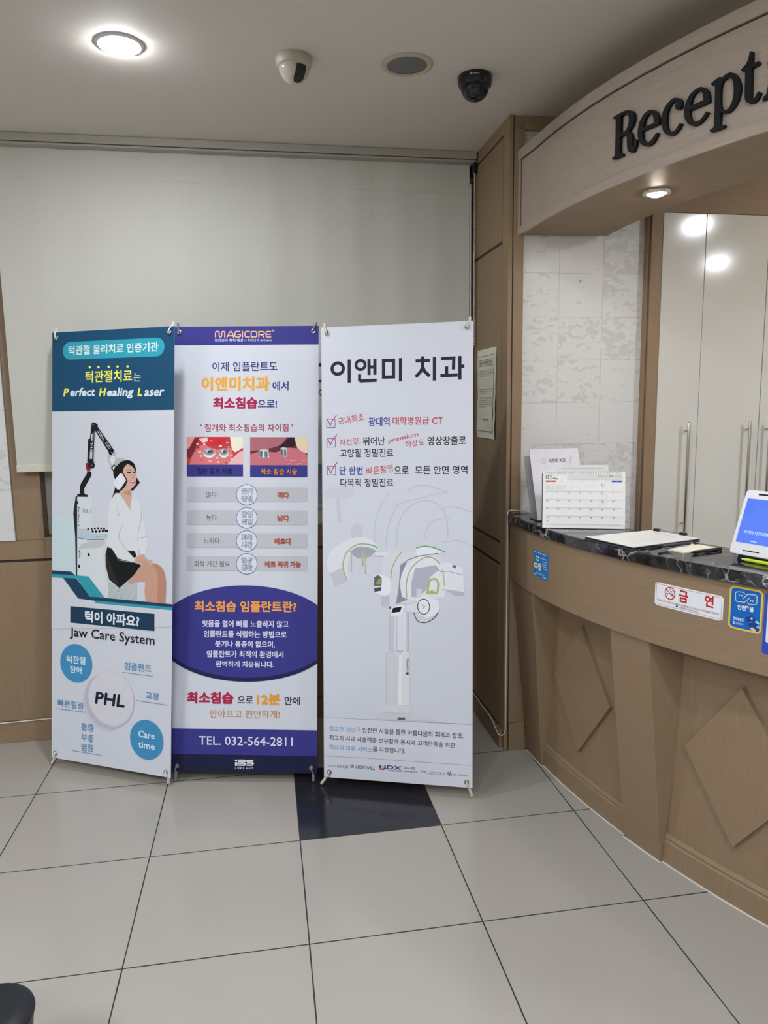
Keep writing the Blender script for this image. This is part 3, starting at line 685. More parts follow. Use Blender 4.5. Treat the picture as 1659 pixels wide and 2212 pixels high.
  ('E',(210,214,228),(308.5,854.4),41.75,41.35,0),
  ('T','일상',(222,225,240),286.7,330.8,856.6,880.8,1,0,'',(36,38,80),0),
  ('T','생활',(222,225,240),286.9,331,826.2,850.7,1,0,'',(36,38,80),0),
  ('T','회복 기간 필요',(42,40,48),90.1,237.5,842.2,865.7,0,0,'',None,0),
  ('T','바로 복귀 가능',(220,118,98),385.2,532.2,840.8,864.9,1,0,'',(40,18,24),0),
  ('P',(34,34,82),[(601.4,559.4),(601.4,669.6),(601.4,669.6),(601.4,669.6),(601.4,669.6),(601.4,669.6),(601.4,669.6),(601.4,669.6),(601.4,669.6),(601.4,669.6),(594.2,674.7),(579,684.3),(562.7,693.3),(545.3,701.8),(526.8,709.6),(507.4,716.9),(487.1,723.4),(466,729.2),(444.2,734.4),(421.9,738.7),(399,742.3),(375.8,745.1),(352.2,747.1),(328.4,748.4),(304.5,748.8),(280.6,748.4),(256.9,747.1),(233.3,745.1),(210,742.3),(187.2,738.7),(164.8,734.4),(143,729.2),(122,723.4),(101.7,716.9),(82.3,709.6),(63.8,701.8),(46.4,693.3),(30,684.3),(14.9,674.7),(1,664.6),(0,663.9),(0,663.9),(0,663.9),(0,663.9),(0,663.9),(0,663.9),(0,663.9),(0,663.9),(0,559.4),(0,455),(0,455),(0,455),(0,455),(0,455),(0,455),(0,455),(0,455),(1,454.2),(14.9,444.2),(30,434.6),(46.4,425.5),(63.8,417.1),(82.3,409.2),(101.7,402),(122,395.4),(143,389.6),(164.8,384.5),(187.2,380.1),(210,376.5),(233.3,373.7),(256.9,371.7),(280.6,370.5),(304.5,370.1),(328.4,370.5),(352.2,371.7),(375.8,373.7),(399,376.5),(421.9,380.1),(444.2,384.5),(466,389.6),(487.1,395.4),(507.4,402),(526.8,409.2),(545.3,417.1),(562.7,425.5),(579,434.6),(594.2,444.2),(601.4,449.2),(601.4,449.2),(601.4,449.2),(601.4,449.2),(601.4,449.2),(601.4,449.2),(601.4,449.2),(601.4,449.2),(601.4,449.2)],0),
  ('P',(57,56,132),[(601.4,576.3),(601.4,686.5),(601.4,686.5),(601.4,686.5),(601.4,686.5),(601.4,686.5),(601.4,686.5),(601.4,686.5),(601.4,686.5),(601.4,686.5),(594.1,691.6),(579,701.2),(562.6,710.2),(545.2,718.7),(526.7,726.6),(507.3,733.8),(487,740.3),(465.9,746.2),(444.2,751.3),(421.8,755.6),(398.9,759.2),(375.7,762.1),(352.1,764.1),(328.3,765.3),(304.4,765.7),(280.6,765.3),(256.8,764.1),(233.2,762.1),(209.9,759.2),(187.1,755.6),(164.7,751.3),(143,746.2),(121.9,740.3),(101.6,733.8),(82.2,726.6),(63.7,718.7),(46.3,710.2),(29.9,701.2),(14.8,691.6),(0.9,681.5),(0,680.9),(0,680.9),(0,680.9),(0,680.9),(0,680.9),(0,680.9),(0,680.9),(0,680.9),(0,576.3),(0,471.8),(0,471.8),(0,471.8),(0,471.8),(0,471.8),(0,471.8),(0,471.8),(0,471.8),(0.9,471.1),(14.8,461),(29.9,451.5),(46.3,442.4),(63.7,433.9),(82.2,426.1),(101.6,418.9),(121.9,412.3),(143,406.5),(164.7,401.4),(187.1,397),(209.9,393.4),(233.2,390.6),(256.8,388.6),(280.6,387.4),(304.4,387),(328.3,387.4),(352.1,388.6),(375.7,390.6),(398.9,393.4),(421.8,397),(444.2,401.4),(465.9,406.5),(487,412.3),(507.3,418.9),(526.7,426.1),(545.2,433.9),(562.6,442.4),(579,451.5),(594.1,461),(601.4,466.1),(601.4,466.1),(601.4,466.1),(601.4,466.1),(601.4,466.1),(601.4,466.1),(601.4,466.1),(601.4,466.1),(601.4,466.1)],0),
  ('T','최소침습 임플란트란?',(246,164,78),92.1,515,656.2,702.6,3,0,'',None,0),
  ('T','잇몸을 열어 뼈를 노출하지 않고',(225,228,242),124.7,482.1,593.7,622.2,2,0,'',None,0),
  ('T','임플란트를 식립하는 방법으로',(225,228,242),131.3,474.9,550.7,579.7,2,0,'',None,0),
  ('T','붓기나 통증이 없으며,',(225,228,242),178.3,426.5,509.9,538.8,2,0,'',None,0),
  ('T','임플란트가 최적의 환경에서',(225,228,242),143.4,462,469.1,497.2,2,0,'',None,0),
  ('T','완벽하게 치유됩니다.',(225,228,242),182.1,422.7,429.1,455.5,2,0,'',None,0),
  ('T','최소침습',(172,34,72),62.9,255.9,278.2,328.1,4,0,'',None,0),
  ('T','으로',(30,28,34),273.4,337.1,282.6,311.9,1,0,'',None,0),
  ('T','12분',(222,152,56),352.4,450.4,276.3,323.2,4,0,'',None,0),
  ('T','만에',(30,28,34),467.8,531.1,277.8,311.5,1,0,'',None,0),
  ('T','안아프고 편안하게!',(192,134,66),158.2,447.3,221.7,255.1,0,0,'',None,0),
  ('R',(57,56,132),0,601.4,70.9,175.7,0),
  ('R',(29,30,62),0,601.4,0,70.9,0),
  ('T','TEL. 032-564-2811',(225,226,242),112.9,501.6,109.8,145.2,1,0,'T',None,0),
  ('P',(225,226,236),[(264.3,40.6),(274.3,40.8),(274.4,26),(263.6,25.8)],0),
  ('P',(225,226,236),[(263.4,51.3),(273.4,51.4),(273.5,44.9),(263.5,44.7)],0),
  ('L',(225,226,236),[(278,49.1),(303,49.5),(307.6,46.3),(303,42.9),(278.1,42.5)],5.34,0,0),
  ('L',(225,226,236),[(278.1,35.9),(303,36.3),(307.6,32.7),(303.1,28.9),(278.1,28.5)],5.34,0,0),
  ('L',(225,226,236),[(340,49.3),(315.4,48.8),(311.7,45.5),(315.5,42.3),(334.2,41.8),(340,36.9),(334.2,29.4),(312.2,29.1)],5.34,0,0),
  ('L',(225,226,236),[(340,36.1),(312.2,35.7)],2.46,0,0),
  ('T','I',(225,226,236),264,265.7,12.2,19.6,1,0,'',None,0),
  ('T','M',(225,226,236),274,281.5,12.4,19.8,1,0,'',None,0),
  ('T','P',(225,226,236),285.7,293.2,12.6,20,1,0,'',None,0),
  ('T','L',(225,226,236),297.3,304.8,12.8,20.2,1,0,'',None,0),
  ('T','A',(225,226,236),309,316.4,13,20.4,1,0,'',None,0),
  ('T','N',(225,226,236),320.6,328.1,13.2,20.6,1,0,'',None,0),
  ('T','T',(225,226,236),332.2,339.7,13.4,20.8,1,0,'',None,0),
 ],
 'b3': [
  ('E',(38,40,54),(66.2,1638.5),29.4,28.3,12.98),
  ('L',(38,40,54),[(113.2,1672.7),(112.8,1582)],12.93,0,0),
  ('L',(38,40,54),[(192.7,1671),(192.5,1609.4)],12.87,0,0),
  ('L',(38,40,54),[(216,1671.8),(215.7,1609.5)],12.85,0,0),
  ('L',(38,40,54),[(194.6,1640.6),(215.9,1640.2)],12.87,0,0),
  ('L',(38,40,54),[(154.6,1613.7),(154.5,1591.8),(159.3,1587.7),(222.9,1588.2)],12.92,0,0),
  ('L',(38,40,54),[(250.3,1664),(290,1663.4),(289.9,1599.4),(250.1,1599.8)],12.82,0,1),
  ('L',(38,40,54),[(317.4,1671.3),(317.1,1581.1)],12.76,0,0),
  ('L',(38,40,54),[(404.1,1674.8),(404.1,1658.6)],12.68,0,0),
  ('L',(38,40,54),[(376.3,1657.7),(432.2,1658.4)],12.71,0,0),
  ('L',(38,40,54),[(404.1,1658.6),(404.1,1633.6),(396.6,1616.5),(377,1596.7)],12.69,0,0),
  ('L',(38,40,54),[(404.1,1633.6),(411.1,1617.2),(431,1598.1)],12.7,0,0),
  ('L',(38,40,54),[(449.7,1670.5),(449.6,1580.3)],12.65,0,0),
  ('L',(38,40,54),[(475.6,1663),(524.2,1664),(522.7,1620.2)],12.63,0,0),
  ('L',(38,40,54),[(496.5,1633.2),(496.5,1598.8)],12.62,0,0),
  ('L',(38,40,54),[(472.5,1598.4),(539.2,1599.4)],12.65,0,0),
  ('L',(38,40,54),[(547.2,1670.8),(547.3,1580.8)],12.56,0,0),
  ('L',(38,40,54),[(547.2,1631.2),(564.8,1631.7)],12.58,0,0),
  ('E',(38,40,54),(158.4,1649.6),24.2,23.45,11.73),
  ('L',(44,58,140),[(20.7,1440.6),(54.4,1440.7),(54.2,1407.8),(20.5,1407.6)],1.98,0,1),
  ('L',(190,54,72),[(22.8,1438.1),(29.7,1427.3),(34.5,1414.9),(45.4,1436.9),(61.1,1457.2)],3.17,1,0),
  ('L',(44,58,140),[(21,1363.5),(54.8,1363.8),(54.6,1330.9),(20.8,1330.5)],1.99,0,1),
  ('L',(190,54,72),[(23.1,1361.1),(30,1350.3),(34.9,1337.9),(45.7,1360),(61.4,1380.3)],3.18,1,0),
  ('L',(44,58,140),[(21.6,1252.8),(55.3,1253.4),(55.1,1220.3),(21.4,1219.7)],1.99,0,1),
  ('L',(190,54,72),[(23.6,1250.4),(30.6,1239.6),(35.4,1227.2),(46.3,1249.4),(62,1270)],3.19,1,0),
  ('T','국내최초',(190,54,72),69.9,175.6,1412.7,1444.3,0,0,'',None,11),
  ('T','저선량,',(190,54,72),73.5,157,1332.6,1360.3,0,0,'',None,5),
  ('T','premium',(190,54,72),269.6,392.3,1337.9,1359.8,0,0.2,'',None,12),
  ('T','해상도',(190,54,72),337.1,411.9,1324.5,1349.5,0,0,'',None,7),
  ('T','빠른촬영',(190,54,72),182.8,288.4,1216.9,1248.4,0,0,'',None,7),
  ('T','광대역',(44,58,140),189.7,273.8,1409,1445.1,1,0,'',None,0),
  ('T','대학병원급 CT',(190,54,72),285.8,481,1411.9,1444.7,1,0,'',None,0),
  ('T','뛰어난',(28,28,34),167.2,254.8,1334.2,1368.4,1,0,'',None,0),
  ('T','영상창출로',(28,28,34),422.5,570.8,1332,1366.9,1,0,'',None,0),
  ('T','고양질 정밀진료',(28,28,34),74.1,288.2,1289,1322.3,1,0,'',None,0),
  ('T','단 한번',(44,58,140),71.7,165.4,1220.6,1253.2,1,0,'',None,0),
  ('T','으로',(28,28,34),291.2,348.8,1222.5,1252.3,1,0,'',None,0),
  ('T','모든 안면 영역',(28,28,34),373.7,576.7,1220.5,1252.9,1,0,'',None,0),
  ('T','다목적 정밀진료',(28,28,34),74.7,287.9,1172.9,1205.5,1,0,'',None,0),
  ('P',(198,200,211),[(7.3,1155.2),(50,1174.6),(116.6,1172.3),(136.4,1152.9),(103.1,1129.2),(7.2,1133.5)],1),
  ('P',(194,196,207),[(55.1,1137.9),(68.5,1137.9),(78.1,1031.9),(64.7,1031.8)],0),
  ('P',(194,196,207),[(117.9,991.1),(122.4,1017.1),(142.4,1026.8),(160.8,1013.1),(164.2,978.6),(117.8,973.8)],1),
  ('L',(192,194,206),[(274.1,1150.6),(234.8,1095.1),(212.7,1022.1),(212.4,953.3)],2.98,1,0),
  ('L',(192,194,206),[(308.6,1103.8),(278.1,1052.5),(260.6,988.2),(258.2,928.1)],2.98,1,0),
  ('L',(192,194,206),[(286.9,1101.6),(470.9,1148.3),(502.5,1150.4)],2.98,1,0),
  ('L',(192,194,206),[(351.7,1142),(351.7,1163.2),(390.2,1178),(449.7,1169.4),(500.4,1151.2)],2.97,1,0),
  ('L',(192,194,206),[(301.6,937.3),(304,1010),(334.4,1078.3),(394.4,1116.6),(449.7,1112.5),(487.7,1074.7),(500.4,1024.2),(501.2,973.7)],2.99,1,0),
  ('L',(192,194,206),[(411.3,972.7),(419.9,1010.9),(445.4,1040.7),(513,1053.8)],2.97,1,0),
  ('L',(192,194,206),[(470.8,1083),(513,1095.8),(596.6,1075.1)],2.95,1,0),
  ('L',(192,194,206),[(479.3,956.5),(546.6,965.7),(592.6,941.1)],2.96,1,0),
  ('P',(216,217,226),[(16.6,850.7),(19,881.3),(34.9,916.4),(66.4,942),(102.2,960.7),(137.7,971.5),(173,972.3),(208.1,957.6),(222,932),(216.6,913.8),(199.1,903.2),(163.8,895.8),(137.3,896.2),(120.6,913.3),(107.1,882.7),(101.6,847.9),(106.7,802.4),(43.9,772.6),(28.4,802.9),(29.9,824.7)],1),
  ('P',(192,193,204),[(29.9,824.7),(52.4,838.3),(81.5,851.9),(90.2,812.9),(104.9,801.9),(43.9,773.5)],0),
  ('P',(162,163,176),[(109.9,915.3),(146.3,935.3),(199.2,930.8),(219.3,919),(190.3,897),(155,889.6),(132.9,896.1)],1),
  ('L',(172,168,112),[(199.2,942.4),(159.6,947.1),(124.2,935),(97.4,908.6),(84.8,873.7),(87.2,834.6),(99.1,803.5)],4.74,1,0),
  ('L',(98,166,104),[(223.3,931.1),(210.2,939.5),(186.1,945.3)],4.73,1,0),
  ('L',(178,180,150),[(117.4,911.1),(118.6,874.2),(117.1,838.6)],3.9,0,0),
  ('L',(178,180,150),[(163.9,918.2),(163.7,857.7)],8.64,0,0),
  ('L',(178,180,150),[(174.9,905.4),(176,866.6),(175,829.8)],4.75,0,0),
  ('L',(178,180,140),[(112.6,837.3),(124.6,837.5)],3.47,0,0),
  ('L',(178,180,140),[(168.8,832.7),(179.4,827.7)],3.46,0,0),
  ('L',(217,218,226),[(214.4,909.5),(260.3,907.6)],12.92,0,0),
  ('L',(165,166,178),[(194.7,898.8),(251.6,898),(251.5,872.2)],1.73,0,0),
  ('P',(210,211,219),[(238.4,872),(251.6,902.3),(273.4,919.8),(377,920.4),(383.4,899.2),(449.6,905.3),(487.7,872.1),(491.9,787.4),(477.1,755.2),(477.1,736.9),(449.5,732.8),(363.8,719.3),(294.5,708.8),(270.5,693.9),(238.7,699.5),(237.9,742.7)],1),
  ('P',(188,189,200),[(238.8,744.8),(272.9,743.6),(270.5,696.1),(238.7,699.5)],0),
  ('P',(226,227,234),[(207.5,815.3),(216.3,826.3),(233.8,826.7),(273.1,812.4),(273.8,758.6),(259.8,745.4),(237.9,744.8),(209.5,757.1)],1),
  ('P',(96,99,108),[(209.7,815.4),(225.1,825.2),(239,813.9),(238.9,781.5),(209.6,778.7)],1),
  ('P',(70,73,82),[(209.5,773.1),(238.9,777.2),(237.1,762.1),(210.8,757.5)],0),
  ('P',(150,152,80),[(216.2,787.5),(220.6,798.4),(229.4,811.5),(237.3,811.7),(236.3,787.9)],0),
  ('P',(140,141,156),[(314.5,864.7),(344.7,887.5),(320.9,830.6),(314.3,783.3),(320.6,740.5),(346.6,731.7),(296.7,710.6),(307.7,774.5)],0),
  ('P',(220,221,229),[(314.3,783.3),(320.9,830.6),(342.5,869.5),(381.3,894.9),(424,900.7),(462.3,884.3),(487.7,842.4),(490.2,744.9),(449.5,733.2),(346.6,731.7),(322.8,740.5)],1),
  ('P',(174,175,188),[(357.4,741.4),(358.8,797.1),(372.6,853),(453.8,868.1),(466.5,850.5),(432.5,820.1),(417.5,768.6),(381,739.9)],0),
  ('P',(205,206,215),[(378.9,774.1),(399.1,772.4),(398.2,740.4),(377.6,742)],0),
  ('L',(172,168,112),[(340.1,738.4),(338.1,788.1),(351.1,839.7),(381.2,877.9),(424,899.4),(462.3,882.2),(483.5,838.1),(488.5,786.5)],4.29,1,0),
  ('L',(172,168,112),[(276.5,808.2),(281.9,851.3),(299.4,890.2),(321.1,918.3)],3.87,1,0),
  ('P',(226,227,234),[(377,927.6),(389.9,940.1),(424.1,943.1),(491.1,919.5),(462.3,913.1),(389.9,901.9),(379.2,909.4)],1),
  ('L',(98,166,104),[(377.9,933.2),(407,940.8),(441.1,937),(490.2,919.5)],4.68,1,0),
  ('L',(80,82,92),[(342.6,885.7),(389.9,902.7),(462.3,914)],2.14,0,0),
  ('P',(219,220,228),[(449.5,867.1),(498.3,880.7),(559.3,858.6),(565.6,767.1),(561.5,753.1),(534.1,752),(475,769.2),(489.8,785.2),(485.6,846.6)],0),
  ('P',(180,182,193),[(472.9,776.3),(565.6,765.5),(561.5,753.1),(534.1,751.1)],0),
  ('L',(120,122,132),[(449.5,868),(470.8,842.1),(504.6,844.9),(559.3,831.2)],1.7,0,0),
  ('P',(110,112,122),[(519.4,870.5),(534.1,867.8),(534.1,856),(519.4,859.9)],0),
  ('L',(172,182,106),[(421.8,758.1),(430.3,803),(445.3,814),(461.4,805.8),(462.2,769.7),(458,756.8)],7.68,1,0),
  ('P',(172,182,106),[(417.5,764.3),(441,769.2),(458,761.1),(458,754.7),(416.2,754.9)],0),
  ('P',(216,217,226),[(423.9,753.8),(477.1,753.1),(475,738.1),(445.2,733.1)],0),
  ('P',(216,217,225),[(333.6,706.5),(385.3,721.6),(387.4,682.3),(365.9,681.7),(333.5,684.1)],0),
  ('L',(60,62,74),[(367.2,679.6),(383,647.9),(410.9,641.5),(438.8,654),(457.9,673.8),(464.8,694)],3,1,0),
  ('P',(224,225,232),[(381,729.2),(398.2,742.5),(428.2,742.4),(466.5,727.3),(466.5,693.2),(453.7,675.8),(419.5,659.8),(389.5,671.7)],1),
  ('E',(36,38,48),(406.7,704.3),24.85,31.25,2.99),
  ('L',(50,52,62),[(400.3,708.4),(406.7,710.7),(410.2,704.4),(405.9,697.8)],2.57,1,0),
  ('P',(194,195,205),[(272.7,676.7),(345.6,678.9),(345.3,529.6),(272.2,526.6)],0),
  ('P',(214,215,223),[(303.1,675.5),(333.5,678.5),(333.2,527.8),(302.8,526.6)],0),
  ('P',(203,204,211),[(259.1,518.3),(350.5,528.5),(350.9,311),(257.5,305.9)],0),
  ('P',(226,227,232),[(309.2,507.4),(321,507.8),(317.9,310.5),(303.9,309.8)],0),
  ('P',(214,215,221),[(321,525.1),(350.5,528),(350.9,311),(318.8,309.3)],0),
  ('L',(172,173,184),[(258.4,309.5),(259.1,517.4),(349.6,528.4)],1.75,0,0),
  ('L',(172,173,184),[(272.7,676.7),(272.2,527.5)],1.73,0,0),
  ('L',(172,173,184),[(345.6,678.9),(345.3,529.6)],1.72,0,0),
  ('L',(232,233,238),[(295.3,667.5),(293.3,593.2),(293.2,528.3),(311.4,504.9),(333.2,529.1),(334.2,594.7),(333.5,682.8)],3.02,1,0),
  ('P',(226,227,234),[(272.6,665.1),(277.1,700.6),(330.1,710.7),(333.5,697.9),(320.5,669.5),(294.4,664)],0),
  ('P',(26,26,36),[(278.8,676),(285.8,695.6),(320.6,701.8),(313.6,681.4)],0),
  ('E',(120,70,60),(274.5,697),4.35,5.15,0),
  ('P',(208,209,214),[(243,307.8),(356.6,309.6),(359.5,279.4),(234.1,276.7)],0),
  ('P',(201,202,208),[(212,269.3),(358.7,271.5),(406.2,267.8),(449.2,263.8),(449.2,255.1),(211.9,250.9)],0),
  ('P',(96,98,104),[(302.1,261.3),(332.6,262.2),(332.6,251.8),(302,250.9)],0),
  ('T','HDXWILL',(36,38,62),338.3,346.9,445.9,499.9,2,0,'',None,90),
  ('P',(36,60,62),[(337.3,442.8),(346.9,443.3),(346.8,433.8),(337.3,433.3)],0),
  ('R',(207,209,219),0,597.4,0,246.8,0),
  ('L',(130,145,165),[(0,243.2),(597.4,250.6)],1.73,0,0),
  ('L',(130,145,165),[(0,85.6),(137.7,88.8),(597.4,88.6)],1.74,0,0),
  ('T','정교한 진단',(92,148,196),23,131.8,190.2,210.1,1,0,'',None,0),
  ('T','과',(150,152,160),133.9,152.2,194,214.2,0,0,'',None,0),
  ('T','안전한 시술을 통한 아름다움의 회복과 창조.',(28,28,34),160,562.6,191.3,213.6,1,0,'',None,0),
  ('T','최고의 치과 시술력을 보유함과 동시에 고객만족을 위한',(28,28,34),22.8,530.5,153,173.8,1,0,'',None,0),
  ('T','최상의 의료 서비스',(92,148,196),22.5,200,113.9,134.8,1,0,'',None,0),
  ('T','를 지향합니다.',(28,28,34),201.7,332.7,117.2,137.8,1,0,'',None,0),
  ('T','구매상담문의',(28,28,34),16.7,52.1,42.4,50.2,0,0,'',None,0),
  ('T','1544-5735',(28,28,34),55.1,100.4,42,52.9,1,0,'',None,0),
  ('P',(30,92,84),[(110.1,58.9),(123.2,58.9),(123.1,46.4),(110,45.9)],0),
  ('L',(215,220,225),[(112.2,56.9),(120.1,48.8)],2.16,0,0),
  ('T','HDXWILL',(34,36,92),130.1,213.5,42.6,57.3,1,0.25,'',None,0),
  ('T','HDX',(58,40,104),227.7,317.7,50.4,66.3,4,0.1,'',None,0),
  ('P',(170,40,70),[(226.8,46.1),(241.5,53.1),(262.9,55.5),(245.7,45.7)],0),
  ('T','corporation',(60,60,80),262.9,324,42.7,50.4,0,0.25,'t',None,0),
  ('T','Since 1982',(28,28,34),327.9,371.6,55.8,65.6,1,0,'',None,0),
  ('T','www.hdx.co.kr',(28,28,34),327.8,382.1,43.9,51.6,1,0,'h',None,0),
  ('T','hky',(70,105,160),393.5,415.8,44.8,57.5,2,0,'',None,0),
  ('T','HDXSKY',(110,112,124),420,493.2,40.4,53.1,0,0.3,'',None,0),
  ('L',(70,72,82),[(496.5,43.8),(502.8,56.9),(507.8,44.7),(511.9,58.9),(516.9,43.2)],2.11,1,0),
  ('E',(70,72,82),(507.8,46.8),6.65,5.05,1.68),
  ('T','MED GENERAL',(60,62,74),519,581.3,44.2,50.9,0,0,'',None,0),
 ],
 'nosmoke': [
  ('G',(222,223,228),784,1006,912,984,5),
  ('L',(150,96,96),[(789,917),(789,979),(815.5,979),(842,979),(868.5,979),(895,979),(921.5,979),(948,979),(974.5,979),(1001,979),(1001,917),(974.5,917),(948,917),(921.5,917),(895,917),(868.5,917),(842,917),(815.5,917)],1,0,1),
  ('P',(24,24,28),[(823.6,956.3),(849.2,956.4),(849.4,953.2),(823.8,953.1)],0),
  ('L',(24,24,28),[(833.9,965.7),(834.1,970),(839.4,971.6),(841.6,966.1),(846.4,964.5),(848.6,958.2)],1.27,1,0),
  ('L',(24,24,28),[(837.3,964.3),(841.7,962.5),(845.5,959)],1.06,1,0),
  ('E',(186,38,50),(837.1,957.9),18.35,19.65,3.17),
  ('L',(186,38,50),[(824.1,967.3),(850.1,948.7)],2.76,0,0),
  ('T','금',(186,38,50),867.3,897.9,939.5,975.5,3,0,'',None,0),
  ('T','연',(186,38,50),949.6,977.6,943.5,977.9,3,0,'',None,0),
  ('T','이곳은',(30,28,30),793.2,810.1,926.7,933.2,1,0,'',None,0),
  ('T','금연구역',(186,38,50),813.1,834.9,926.7,933.2,1,0,'',None,0),
  ('T','입니다. 흡연시 관련법에 의거',(30,28,30),835.7,911.7,926.7,933.2,1,0,'',None,0),
  ('T','10만원의 과태료',(186,38,50),914.3,957.1,926.7,933.2,1,0,'',None,0),
  ('T','를 부과합니다.',(30,28,30),958.2,996.6,926.7,933.2,1,0,'',None,0),
  ('E',(20,20,24),(862.2,923.4),3.25,3.35,0),
  ('T','인천광역시 서구보건소',(60,58,62),867.4,932.1,919.5,925.4,1,0,'',None,0),
 ],
 'voucher': [
  ('G',(220,186,84),1022,1112.5,899,1020,8),
  ('G',(20,98,178),1027,1107.5,904,1015,5),
  ('L',(226,204,176),[(1065.1,1001.9),(1059.2,1007),(1042.1,1004.9),(1038.1,1000.5),(1039.5,981.1),(1043.6,977.4),(1063.6,979.2),(1076.9,993.6)],1.93,0,0),
  ('L',(226,204,176),[(1058.4,987.5),(1071.6,1003.2),(1091.9,1005.1),(1096.3,1001.7),(1096.8,983.6),(1093.5,978.3),(1076.9,976.8),(1071.4,980.8)],1.94,0,0),
  ('E',(215,225,238),(1048.9,995.8),1.5,2.5,0),
  ('E',(215,225,238),(1055.8,996.4),1.5,2.5,0),
  ('E',(215,225,238),(1080.4,986.7),1.5,2.5,0),
  ('E',(215,225,238),(1086.1,987.1),1.45,2.5,0),
  ('T','인천',(228,234,242),1045.4,1068.4,955.8,970.2,3,0,'',None,0),
  ('T','e',(232,190,190),1068.9,1076.9,964.7,971.5,2,0,'',None,0),
  ('T','음',(228,234,242),1078,1089.6,956.1,971.1,3,0,'',None,0),
  ('T','전자상품권',(228,234,242),1035,1064.2,924.1,933.1,2,0,'',None,0),
  ('E',(228,234,242),(1038.2,916.8),3.3,3.7,0),
  ('E',(20,98,178),(1039,916.2),1.35,1.6,0),
  ('T','인천광역시',(190,210,232),1043.3,1064,913.2,919.1,1,0,'',None,0),
  ('P',(22,66,140),[(1066.8,939.1),(1085.1,947),(1099.6,936.2),(1107.8,920.6),(1105.1,904),(1082.5,910.5)],0),
  ('P',(190,206,216),[(1082.7,940.3),(1087.4,942.1),(1088.8,936.8),(1084.1,934.7)],0),
  ('P',(140,200,214),[(1093.6,930.6),(1099.6,935.8),(1108.2,928.5),(1104.3,924.8)],0),
  ('P',(120,188,206),[(1098.8,918.5),(1107.6,924.4),(1107.2,914.7),(1100.8,914.7)],0),
  ('P',(228,172,176),[(1083.4,911.9),(1089.7,914.5),(1099.7,908.6),(1097.8,903.5),(1086.6,904.8)],1),
  ('L',(150,176,214),[(1065.8,939.9),(1075.1,942.5)],0.97,0,0),
  ('L',(150,176,214),[(1076.1,925.5),(1088.2,927.8)],0.97,0,0),
 ],
 'info': [
  ('G',(40,118,188),117.5,241.7,865,967,2),
  ('E',(46,66,80),(151.9,936.2),19.35,12.05,0),
  ('E',(205,218,190),(151.9,936.2),16.75,10.9,0),
  ('E',(46,66,80),(141.1,906.7),22.4,12.7,0),
  ('E',(205,218,190),(141.1,906.7),19.75,11.55,0),
  ('E',(46,66,80),(172,911.5),17.5,11.4,0),
  ('E',(205,218,190),(172,911.5),15,10.3,0),
  ('E',(46,66,80),(172.4,898.3),12.5,8.05,0),
  ('E',(205,218,190),(172.4,898.3),10,6.85,0),
  ('E',(60,70,70),(146.3,909),2.6,1.7,0),
  ('E',(60,70,70),(135.8,906.8),2.65,1.75,0),
  ('E',(60,70,70),(169.4,912.7),2.5,1.7,0),
  ('L',(205,222,236),[(128.5,958.9),(138,959.2)],3.47,0,0),
  ('L',(205,222,236),[(143.7,959.3),(153,959.6)],3.45,0,0),
  ('L',(205,222,236),[(158.6,959.7),(167.6,960)],3.43,0,0),
  ('L',(205,222,236),[(173,960.1),(181.8,960.3)],3.42,0,0),
  ('L',(205,222,236),[(187.2,960.4),(195.8,960.5)],3.4,0,0),
  ('L',(205,222,236),[(201,960.6),(209.4,960.8)],3.39,0,0),
  ('L',(205,222,236),[(214.5,960.8),(222.7,960.9)],3.37,0,0),
  ('L',(205,222,236),[(175.8,942.8),(181.1,943)],3.42,0,0),
  ('L',(205,222,236),[(184.3,943.1),(189.5,943.3)],3.41,0,0),
  ('L',(205,222,236),[(192.7,943.4),(197.8,943.5)],3.4,0,0),
  ('L',(205,222,236),[(200.9,943.6),(206,943.8)],3.39,0,0),
  ('L',(205,222,236),[(209.1,943.9),(214.1,944.1)],3.38,0,0),
  ('L',(205,222,236),[(217.1,944.1),(222.1,944.3)],3.37,0,0),
  ('L',(205,222,236),[(225.1,944.4),(229.9,944.5)],3.36,0,0),
  ('L',(205,222,236),[(200.6,932.9),(203.5,933)],3.39,0,0),
  ('L',(205,222,236),[(205.2,933.1),(208.1,933.1)],3.39,0,0),
  ('L',(205,222,236),[(209.8,933.2),(212.6,933.3)],3.38,0,0),
  ('L',(205,222,236),[(214.4,933.3),(217.1,933.4)],3.38,0,0),
  ('L',(205,222,236),[(218.9,933.4),(221.6,933.5)],3.37,0,0),
  ('L',(205,222,236),[(223.3,933.5),(226.1,933.6)],3.37,0,0),
  ('L',(205,222,236),[(227.8,933.6),(230.5,933.7)],3.36,0,0),
  ('L',(205,222,236),[(193.8,923.5),(197.4,923.6)],3.41,0,0),
  ('L',(205,222,236),[(199.6,923.6),(203.2,923.6)],3.4,0,0),
  ('L',(205,222,236),[(205.4,923.7),(209,923.7)],3.39,0,0),
  ('L',(205,222,236),[(211.2,923.7),(214.7,923.8)],3.39,0,0),
  ('L',(205,222,236),[(216.9,923.8),(220.4,923.8)],3.38,0,0),
  ('L',(205,222,236),[(222.5,923.8),(226,923.9)],3.37,0,0),
  ('L',(205,222,236),[(228.1,923.9),(231.6,923.9)],3.37,0,0),
  ('L',(205,222,236),[(197.7,915.2),(200.6,915.3)],3.4,0,0),
  ('L',(205,222,236),[(202.3,915.4),(205.2,915.5)],3.4,0,0),
  ('L',(205,222,236),[(206.9,915.5),(209.7,915.6)],3.39,0,0),
  ('L',(205,222,236),[(211.5,915.7),(214.3,915.8)],3.39,0,0),
  ('L',(205,222,236),[(216,915.8),(218.8,915.9)],3.38,0,0),
  ('L',(205,222,236),[(220.5,916),(223.3,916)],3.38,0,0),
  ('L',(205,222,236),[(225,916.1),(227.7,916.2)],3.37,0,0),
